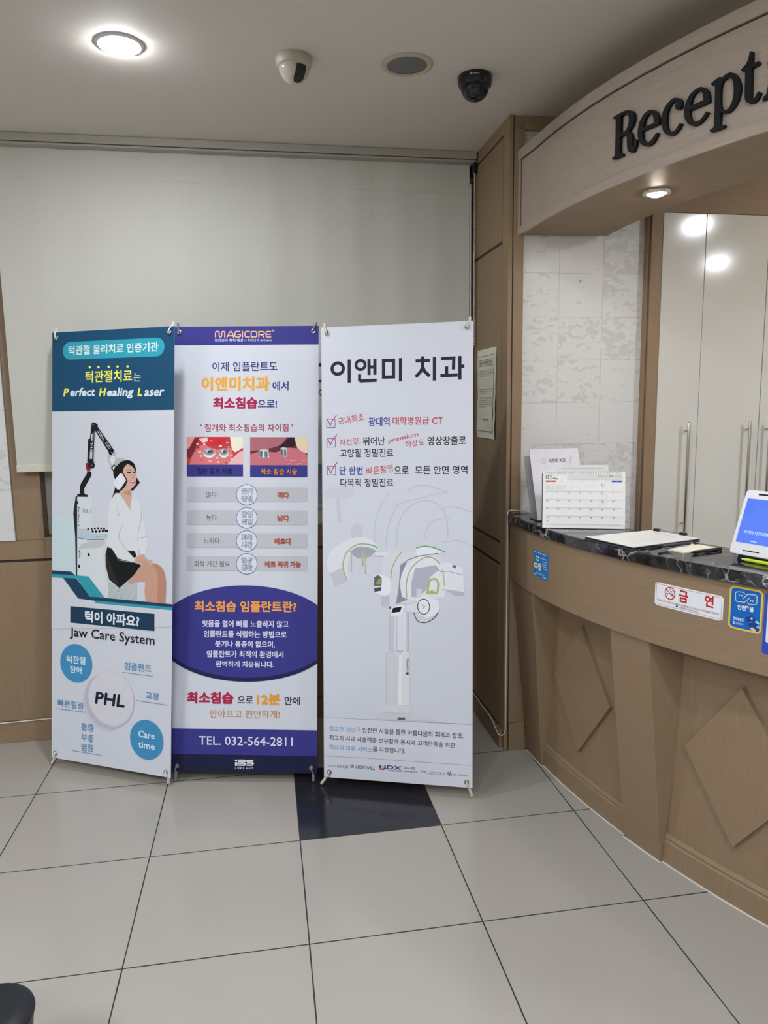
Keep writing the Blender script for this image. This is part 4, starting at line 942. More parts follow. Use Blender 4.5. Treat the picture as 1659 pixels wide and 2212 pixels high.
  ('L',(205,222,236),[(204,906.3),(206.8,906.4)],3.4,0,0),
  ('L',(205,222,236),[(208.4,906.4),(211.2,906.5)],3.39,0,0),
  ('L',(205,222,236),[(212.8,906.5),(215.5,906.6)],3.39,0,0),
  ('L',(205,222,236),[(217.2,906.7),(219.9,906.7)],3.38,0,0),
  ('L',(205,222,236),[(221.5,906.8),(224.2,906.9)],3.38,0,0),
  ('L',(205,222,236),[(225.8,906.9),(228.4,907)],3.37,0,0),
  ('L',(205,222,236),[(230.1,907),(232.7,907.1)],3.37,0,0),
  ('L',(205,222,236),[(144.8,879.5),(151.5,879.8)],3.48,0,0),
  ('L',(205,222,236),[(155.6,879.9),(162.2,880.2)],3.46,0,0),
  ('L',(205,222,236),[(166.2,880.3),(172.7,880.5)],3.45,0,0),
  ('L',(205,222,236),[(176.7,880.6),(183.1,880.8)],3.44,0,0),
  ('L',(205,222,236),[(187,881),(193.2,881.1)],3.43,0,0),
  ('L',(205,222,236),[(197,881.2),(203.2,881.4)],3.41,0,0),
  ('L',(205,222,236),[(207,881.5),(213.1,881.6)],3.4,0,0),
  ('L',(205,222,236),[(120.9,870.7),(147.7,872)],2.92,0,0),
  ('L',(205,222,236),[(200.4,873.5),(233.2,874.1)],2.84,0,0),
 ],
 'letters': [
  ('R',[[(530.1,2393.8),(531,2398.5),(544.9,2399.6),(583,2398.6),(600.5,2394.3),(613.5,2386.6),(622.5,2375.1),(624.2,2360.4),(619.6,2347.9),(610.6,2339.5),(601.2,2334),(610,2329),(615.7,2320.8),(618.5,2307.1),(620.7,2283.7),(625.8,2286.4),(627,2303),(630.1,2303.5),(637.5,2299.8),(637.4,2289.9),(632.5,2277.3),(625.6,2269.4),(615,2269.7),(605.1,2275.5),(599.3,2285.9),(596.2,2304.1),(594.7,2321.8),(590.7,2328.1),(566.3,2330.1),(565.5,2313.7),(565.8,2284.5),(569.8,2279.7),(576.6,2279.1),(580.5,2275),(578.1,2270.7),(555.5,2271.5),(535.7,2272.9),(530.9,2275.9),(531.9,2279.3),(540,2281.3),(544,2286.7),(544.5,2320.3),(543.1,2387.9),(538.4,2390.2)],[(565.4,2387.5),(571.3,2389.8),(587.8,2388.4),(595.6,2384.3),(600.3,2375.6),(601,2361.2),(597.3,2349.6),(587.9,2341.2),(574.8,2339.7),(565.8,2340.4)]]),
  ('e',[[(722.4,2316.3),(722.5,2325),(718.4,2340),(708.3,2354.2),(693.7,2363.2),(679.1,2366.2),(661.8,2360.4),(648.4,2348.2),(642.1,2332.1),(640.9,2315.6),(644.3,2299),(653.6,2283.5),(666.1,2273.4),(680.2,2267.7),(695.7,2267.9),(708.6,2274.9),(720.9,2290.2),(714.2,2295.1),(702.4,2285.1),(691.3,2278.9),(679.7,2278.3),(669.5,2284.2),(662.1,2294.9),(660.2,2305.3),(659,2316.1),(719.7,2314.8)],[(662,2324.9),(665.8,2339.6),(674,2352.1),(685.4,2356.5),(693.2,2353.8),(698.3,2346.7),(701.8,2334.6),(702.7,2324.7)]]),
  ('c',[[(802.9,2290.3),(796,2293.8),(787.1,2284.1),(777,2279.3),(767.4,2279.7),(757.3,2287.5),(751.2,2302.2),(750,2318.7),(752.8,2339.1),(761,2352.3),(772.9,2357.5),(783.3,2355.2),(782.7,2350.8),(778.7,2346.3),(780,2337.9),(788,2331),(796.5,2330.4),(800.9,2337.4),(800.6,2348),(793.4,2358.3),(781.1,2365.2),(767.2,2367.4),(751.7,2360.8),(738.1,2348.1),(731.7,2330.1),(732.3,2312.4),(738.1,2294.3),(748.8,2280.1),(761.7,2271.4),(774.1,2268.9),(787.7,2273.3),(797.5,2280.8)],None]),
  ('e',[[(890,2317.4),(889.9,2324),(886.7,2339.7),(878.7,2353),(868.6,2361.2),(858.6,2365.4),(845.4,2364.7),(829,2358.4),(817.7,2346),(811.5,2331.8),(810.3,2315.8),(814.1,2299.4),(824.5,2283.8),(837,2273.7),(850.7,2270.1),(867,2273),(878,2280.2),(888.1,2290.9),(881.1,2296.5),(871.2,2286.4),(860,2280.6),(846.7,2280.8),(837.1,2288),(830.5,2299.6),(827.9,2316.1),(887.2,2316)],[(829.5,2326.4),(833.3,2342),(841.1,2352.8),(852.5,2357.5),(860,2355.6),(866.1,2348.1),(869.9,2337.5),(870.8,2327.9)]]),
  ('p',[[(891.8,2360.9),(894,2363.4),(916.9,2369.5),(921.7,2366.5),(922.7,2362.2),(930.7,2368.4),(942.5,2369.9),(953.1,2366.7),(963.8,2357.8),(972.6,2343.3),(977.7,2325),(977.5,2308.6),(972.1,2291.3),(962.6,2279.1),(951.2,2272.5),(939.2,2272.4),(925.2,2278.9),(925.5,2261.1),(924.7,2248.3),(928.7,2245.1),(936.3,2245.3),(939.1,2242.5),(938.2,2238.2),(913.7,2237.8),(897.9,2239.3),(894.2,2243.1),(896,2245.2),(903.8,2246.8),(906.9,2252.5),(907,2267),(905.9,2319.9),(904.6,2350.5),(901.6,2354.8),(896,2356.1)],[(922.9,2345.4),(929.8,2357.1),(941.7,2359.6),(950,2355.7),(955.9,2344.1),(959.3,2327.6),(959.4,2308.3),(954.5,2292),(946.2,2281.8),(935.7,2281.4),(928.6,2286.3),(924.2,2296.8),(922.3,2320.9)]]),
  ('t',[[(998.2,2399.7),(1002.4,2399.4),(1006,2396.1),(1007.1,2367.3),(1022.1,2368),(1026.1,2364.7),(1025.5,2360.6),(1006.9,2358.6),(1007.7,2323.5),(1008.8,2288),(1010.8,2283.6),(1017.6,2284.5),(1025.2,2295.1),(1029.3,2294.9),(1032.6,2291.3),(1030.7,2283.3),(1022.3,2274.8),(1012.8,2272.9),(1002.9,2276.1),(994.7,2283.9),(991.2,2295.2),(989.8,2329.7),(988.8,2357.6),(981,2359.2),(977.6,2362.9),(978.4,2366.4),(988.6,2372.7),(995.1,2382.9),(997.2,2393.3)],None]),
 ],
}

# ================================================================== THE ROOM
Yw, Yp, Xp = 1.035, .523, 1.957
XL, XR, YB = -3.2, 5.4, -6.2
struct('floor', MB().box((XL, YB, -.06), (XR, Yw+.1, 0), FLOOR))
HX, HY, HR = 1.474, .153, .0665      # round recess for the unlit downlight
cm = MB(); nh = 48; ring_ = [(HX+HR*cos(2*pi*i/nh), HY+HR*sin(2*pi*i/nh)) for i in range(nh)]; out_ = [(XL, YB), (XR, YB), (XR, Yw+.1), (XL, Yw+.1)]
pl = out_+ring_; tr = __import__('mathutils').geometry.tessellate_polygon([[Vector((*a, 0)) for a in out_], [Vector((*a, 0)) for a in ring_]])
cm.add([(*a, CEIL) for a in pl]+[(*a, CEIL+.11) for a in pl], [t if area(pl, t) < 0 else t[::-1] for t in tr]+[(0, 1, 5+nh-1, 4+nh), (1, 2, 6+nh, 5+nh), (2, 3, 7+nh, 6+nh), (3, 0, 4+nh, 7+nh), (4+nh, 5+nh, 6+nh, 7+nh)]+[(4+i, 4+(i+1) % nh, 8+nh+(i+1) % nh, 8+nh+i) for i in range(nh)]+[tuple(8+nh+i for i in range(nh))[::-1]], CEILM)
cm.f[len(tr)] = [0, 1, 5+nh, 4+nh]
struct('ceiling', cm)
struct('wall_left', MB().box((XL-.1, YB, 0), (XL, Yw+.1, CEIL), WALLM))
struct('wall_behind', MB().box((XL, YB-.1, 0), (XR, YB, CEIL), WALLM))
struct('wall_right', MB().box((XR, YB, 0), (XR+.1, Yw+.1, CEIL), WALLM))
# window wall: wood below and round the opening, stone tiles at the left
w = MB()
w.box((XL, Yw, .102), (Xp, Yw+.12, .850), WOODZ)
w.box((XL, Yw+.006, .850), (Xp, Yw+.12, .862), GROOVE)
w.box((XL, Yw-.004, .862), (-.035, Yw+.12, .948), WOODH)
w.box((-.035, Yw-.004, .862), (Xp, Yw+.12, .958), WOODH)
w.box((-.155, Yw, .948), (-.035, Yw+.12, CEIL), WOODZ)
w.box((1.945, Yw, .958), (Xp, Yw+.12, CEIL), WOODZ)
w.box((-.035, Yw, 2.56), (1.945, Yw+.12, CEIL), WOODH)
struct('wall_back', w, bev=.002)
struct('wall_back_stone', MB().box((XL, Yw-.010, .950), (-.156, Yw+.12, CEIL), STONE))
struct('baseboard_back', MB().box((XL, Yw-.008, 0), (Xp, Yw+.1, .098), WOODH), bev=.002)
# the window behind the blind
wn = MB()
wn.box((-.035, Yw+.07, .958), (1.945, Yw+.12, 1.035), ALU); wn.box((-.035, Yw+.07, 1.035), (.03, Yw+.12, 2.56), ALU); wn.box((1.89, Yw+.07, 1.035), (1.945, Yw+.12, 2.56), ALU)
wn.box((.03, Yw+.075, 2.5), (1.89, Yw+.12, 2.56), ALU); wn.box((.93, Yw+.072, 1.035), (.985, Yw+.12, 2.5), ALU); wn.box((.03, Yw+.06, 1.035), (1.89, Yw+.07, 1.06), ALU)
win = struct('window_1', wn, bev=.003)
t = NT('frosted_pane'); f = t.noise(t.pos(), 260, 3)
GLASS = t.set(col=alb((176, 188, 190), .72), rough=t.math('ADD', .28, t.math('MULTIPLY', f, .2)), trans=.45, ior=1.3)
for a, b in ((.03, .93), (.985, 1.89)): obj('pane', MB().box((a, Yw+.088, 1.035), (b, Yw+.094, 2.5), GLASS), win)
# panelled return wall (side of the reception niche)
p = MB()
p.box((Xp+.006, Yp, 0), (2.02, Yw+.1, CEIL), WOODZ)
p.box((Xp-.012, .545, 0), (Xp+.006, Yw, .082), WOODH)
for z0, z1, y1 in ((.094, .824, .60), (.838, .922, .60), (.934, 2.178, .60), (2.190, 2.59, .60), (2.60, CEIL, .523)):
    p.box((Xp, y1, z0), (Xp+.006, Yw, z1), WOODZ)
p.box((Xp, Yp, .082), (Xp+.006, .594, 2.60), WOODZ)
p.box((Xp+.003, .594, .082), (Xp+.006, Yw, 2.60), GROOVE)
struct('wall_return', p, bev=.0015)
q = MB()
q.box((Xp, Yp-.004, 0), (1.974, Yp, CEIL), WOODZ); q.box((1.978, Yp-.008, .13), (2.02, Yp, 2.60), WOODZ); q.box((1.974, Yp-.003, 0), (1.978, Yp, CEIL), GROOVE)
q.box((1.978, Yp-.014, 0), (2.05, Yp, .128), WOODH); q.box((2.018, Yp-.003, 0), (2.14, Yp+.012, 1.029), WOODZ)
struct('trim_1', q, bev=.001)
# reception back wall: stone tiles in a wooden frame
struct('wall_reception', MB().box((2.02, Yp+.010, 0), (XR, Yw+.1, CEIL), STONE))
fr = MB()
fr.box((2.02, Yp-.006, 2.596), (2.560, Yp+.010, CEIL), WOODH)
fr.box((2.552, Yp-.022, 0), (2.5605, Yp+.010, 2.60), WOODZ); fr.box((2.562, Yp-.034, 0), (2.610, Yp+.010, CEIL), WOODZ)
struct('trim_2', fr, bev=.0015)
struct('trim_3', MB().box((2.610, Yp-.030, 2.296), (XR, Yp+.010, CEIL), WOODH), bev=.0015)
for x, y, z, d, lb in ((2.27, Yp+.010, 2.022, (0, -1, 0), 'small nail in the white stone tiles above the calendar'), (Xp, .805, 2.072, (-1, 0, 0), 'small nail in the wood panel above the paper notice')):
    tag(obj('nail', MB().lathe((x, y, z), [(.0015, -.004), (.0015, .010), (.004, .010), (.004, .012), (0, .013)], GREYP, 10, d)), lb, 'nail', 'nails in the walls')

# ================================================================== CABINETS BEHIND THE DESK
cab = thing('wall_cabinet', 'tall gloss white wall cabinet with long steel bar handles behind the desk', 'cabinet', (3.6, Yp+.01, 0))
obj('cabinet_body', MB().box((2.612, Yp-.010, .0), (5.0, Yp+.008, 2.292), plain('cabinet_shadow_gap', (70, 64, 56), .7)), cab)
dx = [2.613, 2.8075, 3.1010, 3.400, 3.70, 4.0, 4.3]
hx = {0: 2.75, 1: 3.038, 2: 3.135, 3: 3.64, 4: 3.73, 5: 4.24}
for i in range(6):
    a, b = dx[i], dx[i+1]; gap = .0025 if i == 1 else .0012
    d = obj('door', MB().box((a+.0012, Yp-.030, .02), (b-gap, Yp-.011, 2.2945), CABW), cab, bev=.0012)
    h = MB().capsule((hx[i], .463, .965), (hx[i], .463, 1.433), .0062, STEEL)
    for z in (.998, 1.400): h.tube([(hx[i], .463, z), (hx[i], Yp-.030, z)], .0042, STEEL, 10)
    sub('handle', h, d, smooth=True)

# ================================================================== CANOPY WITH THE SIGN
FC = (4.409, .368); FR = 2.398; FA0 = -.0647
bulge = lambda a: .016*min(1, max(0, -a/.065))
can = thing('reception_canopy', 'curved wooden canopy hanging over the reception desk below the ceiling', 'canopy', (2.2, 0, 2.2))
obj('soffit', MB().arc(FC, FR-.004, 2.042, FA0, 1.0, 2.198, 2.515, WOODH, 60, bulge), can)
obj('fascia', MB().arc(FC, FR, FR-.004, FA0, 1.0, 2.2, 2.5145, WOODF, 60, bulge), can)
r1 = MB().arc(FC, FR+.007, FR, FA0, 1.0, 2.195, 2.2245, WOODF, 60, bulge).arc(FC, FR+.0015, FR, FA0, 1.0, 2.2245, 2.2265, GROOVE, 60, bulge)
obj('lower_rail', r1, can)
r2 = MB().arc(FC, FR+.009, FR, FA0, 1.0, 2.478, 2.5155, WOODF, 60, bulge).arc(FC, FR+.002, FR, FA0, 1.0, 2.4745, 2.478, GROOVE, 60, bulge)
obj('upper_rail', r2, can)
obj('end_stile', MB().arc(FC, FR+.007, FR, FA0, FA0+.010, 2.2245, 2.478, WOODF, 4, bulge).arc(FC, FR+.0015, FR, FA0+.010, FA0+.0112, 2.2265, 2.4745, GROOVE, 3, bulge), can)
sign = thing('lobby_sign', 'black raised slanted serif letters reading Reception on the wooden canopy', 'sign', (FC[0]-FR, .2, 2.3))
BLK = plain('black_acrylic', (15, 15, 19), .55, k=.8, spec=.25)
def letter(outer, hole):
    o = crom(outer, True, 4, .5); h = crom(hole, True, 4, .5) if hole else None
    loops = [[Vector((a, b, 0)) for a, b in o]] + ([[Vector((a, b, 0)) for a, b in h]] if h else [])
    pts = o+(h or []); tri = __import__('mathutils').geometry.tessellate_polygon(loops)
    tri = [t if area(pts, t) > 0 else t[::-1] for t in tri]; n = len(pts)
    def at(s_, z, R): a = s_/2402; return (FC[0]-R*cos(a), FC[1]-R*sin(a), z/1000)
    vs = [at(a, b, FR+.011) for a, b in pts]+[at(a, b, FR+.0005) for a, b in pts]
    fs = [tuple(t) for t in tri]+[tuple(i+n for i in t[::-1]) for t in tri]
    k = 0
    for lp in ([o, h] if h else [o]):
        m = len(lp); fs += [(k+i, k+(i+1) % m, n+k+(i+1) % m, n+k+i) for i in range(m)]; k += m
    obj('letter', MB().add(vs, fs, BLK), sign)
for nm, (o, h) in ART['letters']: letter(o, h)
def shear(pts, x0): return [(x0+x+(y)*.1, 2270+y) for x, y in pts]
letter(shear([(2, 0), (32, 4), (32, 10), (24, 14), (24, 84), (26, 97), (18, 97), (2, 88), (2, 82), (10, 80), (10, 14), (2, 8)], 1037), None)
letter(shear([(10, 112), (18, 110), (25, 116), (24, 124), (17, 128), (10, 123)], 1037), None)
ov = lambda rx, ry, n=20: [(38+rx*cos(2*pi*i/n), 48+ry*sin(2*pi*i/n)) for i in range(n)]
letter(shear(ov(36, 50), 1078), shear(ov(21, 41), 1078))
letter(shear([(0, 0), (28, 0), (28, 8), (22, 10), (22, 66), (36, 84), (48, 84), (54, 74), (54, 10), (48, 8), (48, 0), (76, 0), (76, 8), (68, 10), (68, 76), (58, 96), (40, 98), (22, 80), (22, 97), (14, 97), (0, 88), (0, 82), (8, 80), (8, 10), (0, 8)], 1160), None)
# small lamp in the soffit
sl = thing('soffit_downlight', 'small round chrome downlight glowing warm in the canopy soffit', 'light', (2.243, -.107, 2.198))
obj('ring', MB().lathe((2.243, -.107, 2.198), [(.031, .001), (.031, -.004), (.034, -.008), (.044, -.006), (.047, -.001), (.047, .0)], CHROME, 40), sl, smooth=True)
t = NT('warm_lamp_glow'); f = t.noise(t.n('TexCoord').outputs['Object'], 8)
WARM = t.set(col=(.9, .8, .7), ecol=(1, .88, .76), estr=t.math('ADD', SPOT_ON, f))
obj('bulb', MB().lathe((2.243, -.107, 2.198), [(.031, -.0005), (.028, -.007), (.018, -.012), (0, -.014)], WARM, 32), sl, smooth=True)

# ================================================================== RECEPTION COUNTER
EC = (4.071, .351); ER = 2.1147; PC = (5.052, .589); PR = 2.970
aE = lambda y: math.asin((EC[1]-y)/ER)
desk = thing('reception_desk', 'curved wooden reception desk with raised diamond panels and tapered posts', 'desk', (2.2, 0, 0))
obj('apron', MB().arc(EC, 2.100, 2.06, math.asin((EC[1]-.516)/2.1), 1.15, .787, 1.0275, WOODH, 70), desk, bev=.001)
a0 = math.asin((PC[1]-.506)/PR)
obj('front_panel', MB().arc(PC, PR, PR-.05, a0, .85, 0, .90, WOODZ, 80).arc(EC, 2.06, 1.80, .05, 1.15, .90, 1.0275, WOODH, 40), desk)
def post(y0, y1, yb0, yb1):
    b = MB(); pts = []
    for z, ya, yb, pr in ((0, yb0, yb1, None), (.787, y0, y1, None)):
        rw = []
        for y in (ya, yb):
            if z == 0: a = math.asin((PC[1]-y)/PR); rw.append((PC[0]-(PR+.022)*cos(a), PC[1]-(PR+.022)*sin(a), z))
            else: a = math.asin((EC[1]-y)/2.09); rw.append((EC[0]-2.09*cos(a), y, z))
        for y in (yb, ya):
            a = math.asin((PC[1]-y)/(PR-.02)); rw.append((PC[0]-(PR-.02)*cos(a)+.005, y+(.006 if y == yb else 0), z))
        pts.append(rw)
    b.prism(pts[0], pts[1], WOODZ); obj('post', b, desk, bev=.0015)
post(.500, .255, .500, .355)
post(-.232, -.388, -.184, -.343)
post(-.90, -1.05, -.80, -.95)
def sweep_base(a, b):
    prof = [(PR+.012, 0), (PR+.012, .078), (PR+.008, .084), (PR+.010, .092), (PR+.003, .104), (PR-.01, .104), (PR-.01, 0)]
    m = MB(); n = 24; vs = []
    for i in range(n+1):
        t_ = a+(b-a)*i/n; vs += [(PC[0]-r*cos(t_), PC[1]-r*sin(t_), z) for r, z in prof]
    k = len(prof); m.add(vs, [(i*k+j, i*k+(j+1) % k, (i+1)*k+(j+1) % k, (i+1)*k+j) for i in range(n) for j in range(k)]+[tuple(range(k)), tuple(range(n*k, n*k+k))[::-1]], WOODZ)
    obj('base_moulding', m, desk)
aP = lambda y: math.asin((PC[1]-y)/PR)
sl_ = MB(); WHT = plain('white_sealant', (206, 204, 198), .6, k=.7)
for a_, b_, e_ in ((aP := (lambda y: math.asin((PC[1]-y)/PR)))(.352) and [(aP(.353), aP(-.184), .012), (aP(-.184), aP(-.343), .022), (aP(-.343), aP(-.80), .012), (aP(.503), aP(.355), .022)]): sl_.arc(PC, PR+e_+.004, PR+e_-.004, a_, b_, 0, .003, WHT, 20)
obj('sealant_line', sl_, desk)
sweep_base(aP(.352), aP(-.180)); sweep_base(aP(-.338), aP(-.82)); sweep_base(aP(-.95), .85)
def diamond(ac, dz=.441):
    n = 8; vs = []
    half = .0618; top, bot = .696, .187
    def row(R, k_):
        o = []
        for i in range(2*n+1):
            t_ = (i-n)/n; u = 1-abs(t_); a = ac+half*t_*k_
            o += [(PC[0]-R*cos(a), PC[1]-R*sin(a), dz+(top-dz)*u*k_), (PC[0]-R*cos(a), PC[1]-R*sin(a), dz-(dz-bot)*u*k_)]
        return o
    A = row(PR+.016, .985); B = row(PR-.004, 1.0); k = len(A); fs = []
    for i in range(2*n):
        fs.append((2*i+1, 2*i+3, 2*i+2, 2*i)); fs += [(2*i, 2*i+2, k+2*i+2, k+2*i), (2*i+1, k+2*i+1, k+2*i+3, 2*i+3)]
    obj('diamond_panel', MB().add(A+B, fs, WOODZ), desk)
diamond(.169); diamond(.403); diamond(.640)
ct = MB(); prof = [(ER-.003, 1.030), (ER, 1.033), (ER, 1.058), (ER-.002, 1.064), (ER-.006, 1.066)]
n = 90; a0 = math.asin((EC[1]-.516)/ER); vs = []
for i in range(n+1):
    a = a0+(1.15-a0)*i/n; Ri = 1.83; aa = max(a, math.asin((EC[1]-.516)/Ri))
    vs += [(EC[0]-r*cos(a), EC[1]-r*sin(a), z) for r, z in prof]+[(EC[0]-Ri*cos(aa), EC[1]-Ri*sin(aa), 1.066), (EC[0]-Ri*cos(aa), EC[1]-Ri*sin(aa), 1.030)]
k = 7; ct.add(vs, [(i*k+j, (i+1)*k+j, (i+1)*k+(j+1) % k, i*k+(j+1) % k) for i in range(n) for j in range(k)]+[tuple(range(k))[::-1], tuple(range(n*k, n*k+k))], MARBLE)
tag(obj('countertop', ct), 'curved polished black marble countertop with white veins on the reception desk', 'countertop')
# stickers on the apron
def apron(u, v, l): a = u/2100; R = 2.1002+l; return (EC[0]-R*cos(a), EC[1]-R*sin(a), v/1000)
def sticker(key, label):
    m = MB(); Print(m, apron, .000015, .0004, 5).run(ART[key])
    g = ART[key][0]; Print(m, apron, 0, .0001).run([('G', (190, 190, 190))+tuple(g[2:])])
    return tag(obj('sticker', m), label, 'sticker', 'stickers on the desk apron')
sticker('info', 'small blue sticker with pale round figures at the far end of the desk apron')
sticker('nosmoke', 'white no-smoking sticker with red lettering on the desk apron')
sticker('voucher', 'blue voucher sticker with yellow rounded border on the desk apron')
ART['blue'] = [('G', (48, 76, 178), 1117, 1205, 848, 1018, 5), ('G', (214, 218, 228), 1125, 1197, 880, 1004, 3)]
sticker('blue', 'blue sticker with white middle at the right edge of the photo')

# ================================================================== CEILING FIXTURES
GC = 'fittings on the ceiling'
lx, ly = .558, .136
t = NT('cool_lamp_glow'); f = t.noise(t.n('TexCoord').outputs['Object'], 6)
GLOW = t.set(col=(.9, .9, .9), ecol=(.93, .97, 1), estr=t.math('ADD', LAMP_ON, f))
dl = thing('ceiling_light', 'lit white ceiling downlight glaring at the upper left', 'light', (lx, ly, CEIL), GC)
obj('ring', MB().lathe((lx, ly, CEIL), [(.058, 0), (.060, -.004), (.064, -.006), (.072, -.003), (.073, 0)], WHITEP, 48), dl, smooth=True)
obj('lens', MB().lathe((lx, ly, CEIL), [(.060, -.004), (.050, -.012), (.027, -.016), (0, -.017)], GLOW, 40), dl, smooth=True)
ox, oy = 1.474, .153
du = thing('ceiling_light', 'unlit recessed round downlight with grey reflector between the two dome cameras', 'light', (ox, oy, CEIL), GC)
obj('ring', MB().lathe((ox, oy, CEIL), [(.066, -.001), (.068, -.006), (.076, -.008), (.086, -.004), (.087, 0)], plain('cream_enamel', (160, 152, 136), .45, k=.6), 48), du, smooth=True)
REFL = plain('dull_reflector', (104, 104, 108), .25, .9, k=.6)
obj('reflector', MB().lathe((ox, oy, CEIL), [(.066, -.003), (.063, .02), (.056, .05), (.044, .074), (.03, .080), (0, .081)], REFL, 48), du, smooth=True)
obj('lamp_tube', MB().capsule((ox, oy, CEIL+.08), (ox, oy, CEIL+.038), .012, plain('unlit_bulb', (150, 150, 150), .25, k=.6)), du, smooth=True)
def dome(x, y, label, base_m, dome_m, shell, r0, h0, rd, z1, txt):
    d = thing('dome_camera', label, 'camera', (x, y, CEIL), GC)
    obj('base', MB().lathe((x, y, CEIL), [(r0*.96, 0), (r0, -.006), (r0*.99, -h0*.6), (r0*.93, -h0*.92), (r0*.86, -h0), (rd*.98, -h0-.001)], base_m, 48), d, smooth=True)
    prof = [(rd*cos(a), -h0-(z1-h0)*sin(a)) for a in [pi/2*i/12 for i in range(13)]]; prof[-1] = (0, -z1)
    s = obj('dome', MB().lathe((x, y, CEIL), prof, dome_m, 48), d, smooth=True)
    return d, s
wd, ws = dome(1.098, .156, 'white dome security camera on the ceiling beside the lit downlight', plain('cream_plastic', (158, 153, 140), .45, k=.6), plain('cream_dome', (164, 159, 146), .15, k=.6), None, .060, .030, .050, .078, None)
# dark window of the white dome, facing the room
m = MB(); vs = []; fs = []; NI = 14
phi0 = atan2(-2.4-.156, .95-1.098)+.52
for i in range(NI+1):
    el = .10+1.28*i/NI; z = -.030-.0488*sin(el); r = .0508*cos(el)
    for j in range(7):
        wdt = .019*(1 if el < 1.0 else max(.25, 1-(el-1.0)*1.6)); off = wdt*(j-3)/3
        px_, py_ = cos(phi0)*r - sin(phi0)*off, sin(phi0)*r + cos(phi0)*off
        kx = sqrt(max(1e-6, 1-(off/.0508)**2)); vs.append((1.098+px_*kx, .156+py_*kx, CEIL+z-.0006))
for i in range(NI):
    for j in range(6): fs.append((i*7+j, i*7+j+1, (i+1)*7+j+1, (i+1)*7+j))
sub('lens_window', MB().add(vs, fs, BLACKP), ws, smooth=True)
bd, bs = dome(1.725, .211, 'black dome security camera on the ceiling near the reception canopy', BLACKP, plain('smoked_dome', (18, 18, 26), .06, k=.7), None, .060, .036, .049, .082, None)
phi = atan2(-2.43-.211, .95-1.725)
def cambase(u, v, l): a = phi+(u/60.0); return (1.725+(.0600+l)*cos(a), .211+(.0600+l)*sin(a), CEIL+v/1000)
m = MB(); pr = Print(m, cambase, .00005, .0004); pr.one(('T', 'kt', (230, 232, 240), -16, -8, -17, -8, 2, 0, '', None, 0)); pr.one(('T', 'telecop', (210, 214, 226), -6, 15, -17, -10, 0, 0, '', None, 0))
obj('lettering', m, bd)

# ================================================================== ROLLER BLIND
bl = thing('roller_blind', 'wide beige roller blind pulled down over the window', 'blind', (.9, 1.0, 1.28))
bb = MB(); n = 60; vs = []
for i in range(n+1):
    x = -.112+(1.930+.112)*i/n; y = .992+.0035*sin(i*.9)*sin(i*.23)
    fold = 2.478+.006*sin(x*2.1)
    zs = [1.285, fold-.05, fold-.022, fold-.008, fold, fold+.008, fold+.03, 2.63]; dy = [0, 0, -.0006, -.0030, -.0038, -.0016, 0, .002]
    vs += [(x, y+d_, z) for z, d_ in zip(zs, dy)]+[(x, y+d_+.0015, z) for z, d_ in reversed(list(zip(zs, dy)))]
k_ = 16
bb.add(vs, [(k_*i+k, k_*i+(k+1) % k_, k_*(i+1)+(k+1) % k_, k_*(i+1)+k) for i in range(n) for k in range(k_)]+[tuple(range(k_)), tuple(range(k_*n, k_*n+k_))[::-1]], FABRIC)
obj('fabric', bb, bl)
obj('bottom_rail', MB().box((-.114, .986, 1.258), (1.930, 1.0, 1.291), plain('beige_rail', (196, 193, 178), .6, k=.72)), bl, bev=.003)
obj('head_case', MB().box((-.80, .945, 2.618), (1.952, 1.03, CEIL), HEADB).box((-.80, .95, 2.606), (1.952, 1.03, 2.616), HEADB), bl, bev=.004)
obj('bracket', MB().box((1.938, .948, 2.56), (1.955, 1.03, 2.606), BLACKP), bl, bev=.002)
ch = MB()
for i in range(100):
    z = 2.575-i*.0078; 
    for yy in ((.958,) if i < 45 else (.956, .966)):
        ch.lathe((1.9435, yy, z), [(0, -.0034), (.0024, -.0024), (.0034, 0), (.0024, .0024), (0, .0034)], IVORY, 6)
ch.tube([(1.9435, .958, 2.58), (1.9435, .958, 1.79)], .0007, IVORY, 5)
obj('bead_chain', ch, bl, smooth=True)
obj('side_cord', MB().tube([(1.934, .984, 2.52), (1.9345, .984, 1.7), (1.934, .984, 1.30)], .0022, WHITEP, 8), bl, smooth=True)
def onblind(u, v, l): return (u/1000, .9885-l, v/1000)
for q in (('R', (26, 27, 32), 1214, 1232, 1708, 1721, 5), ('R', (26, 27, 32), 1213, 1240, 1637, 1645, 0), ('E', (26, 27, 32), (1231, 1589), 17, 15, 4)):
    m = MB(); Print(m, onblind, .00005, .0006).one(q); obj('printed_mark', m, bl)

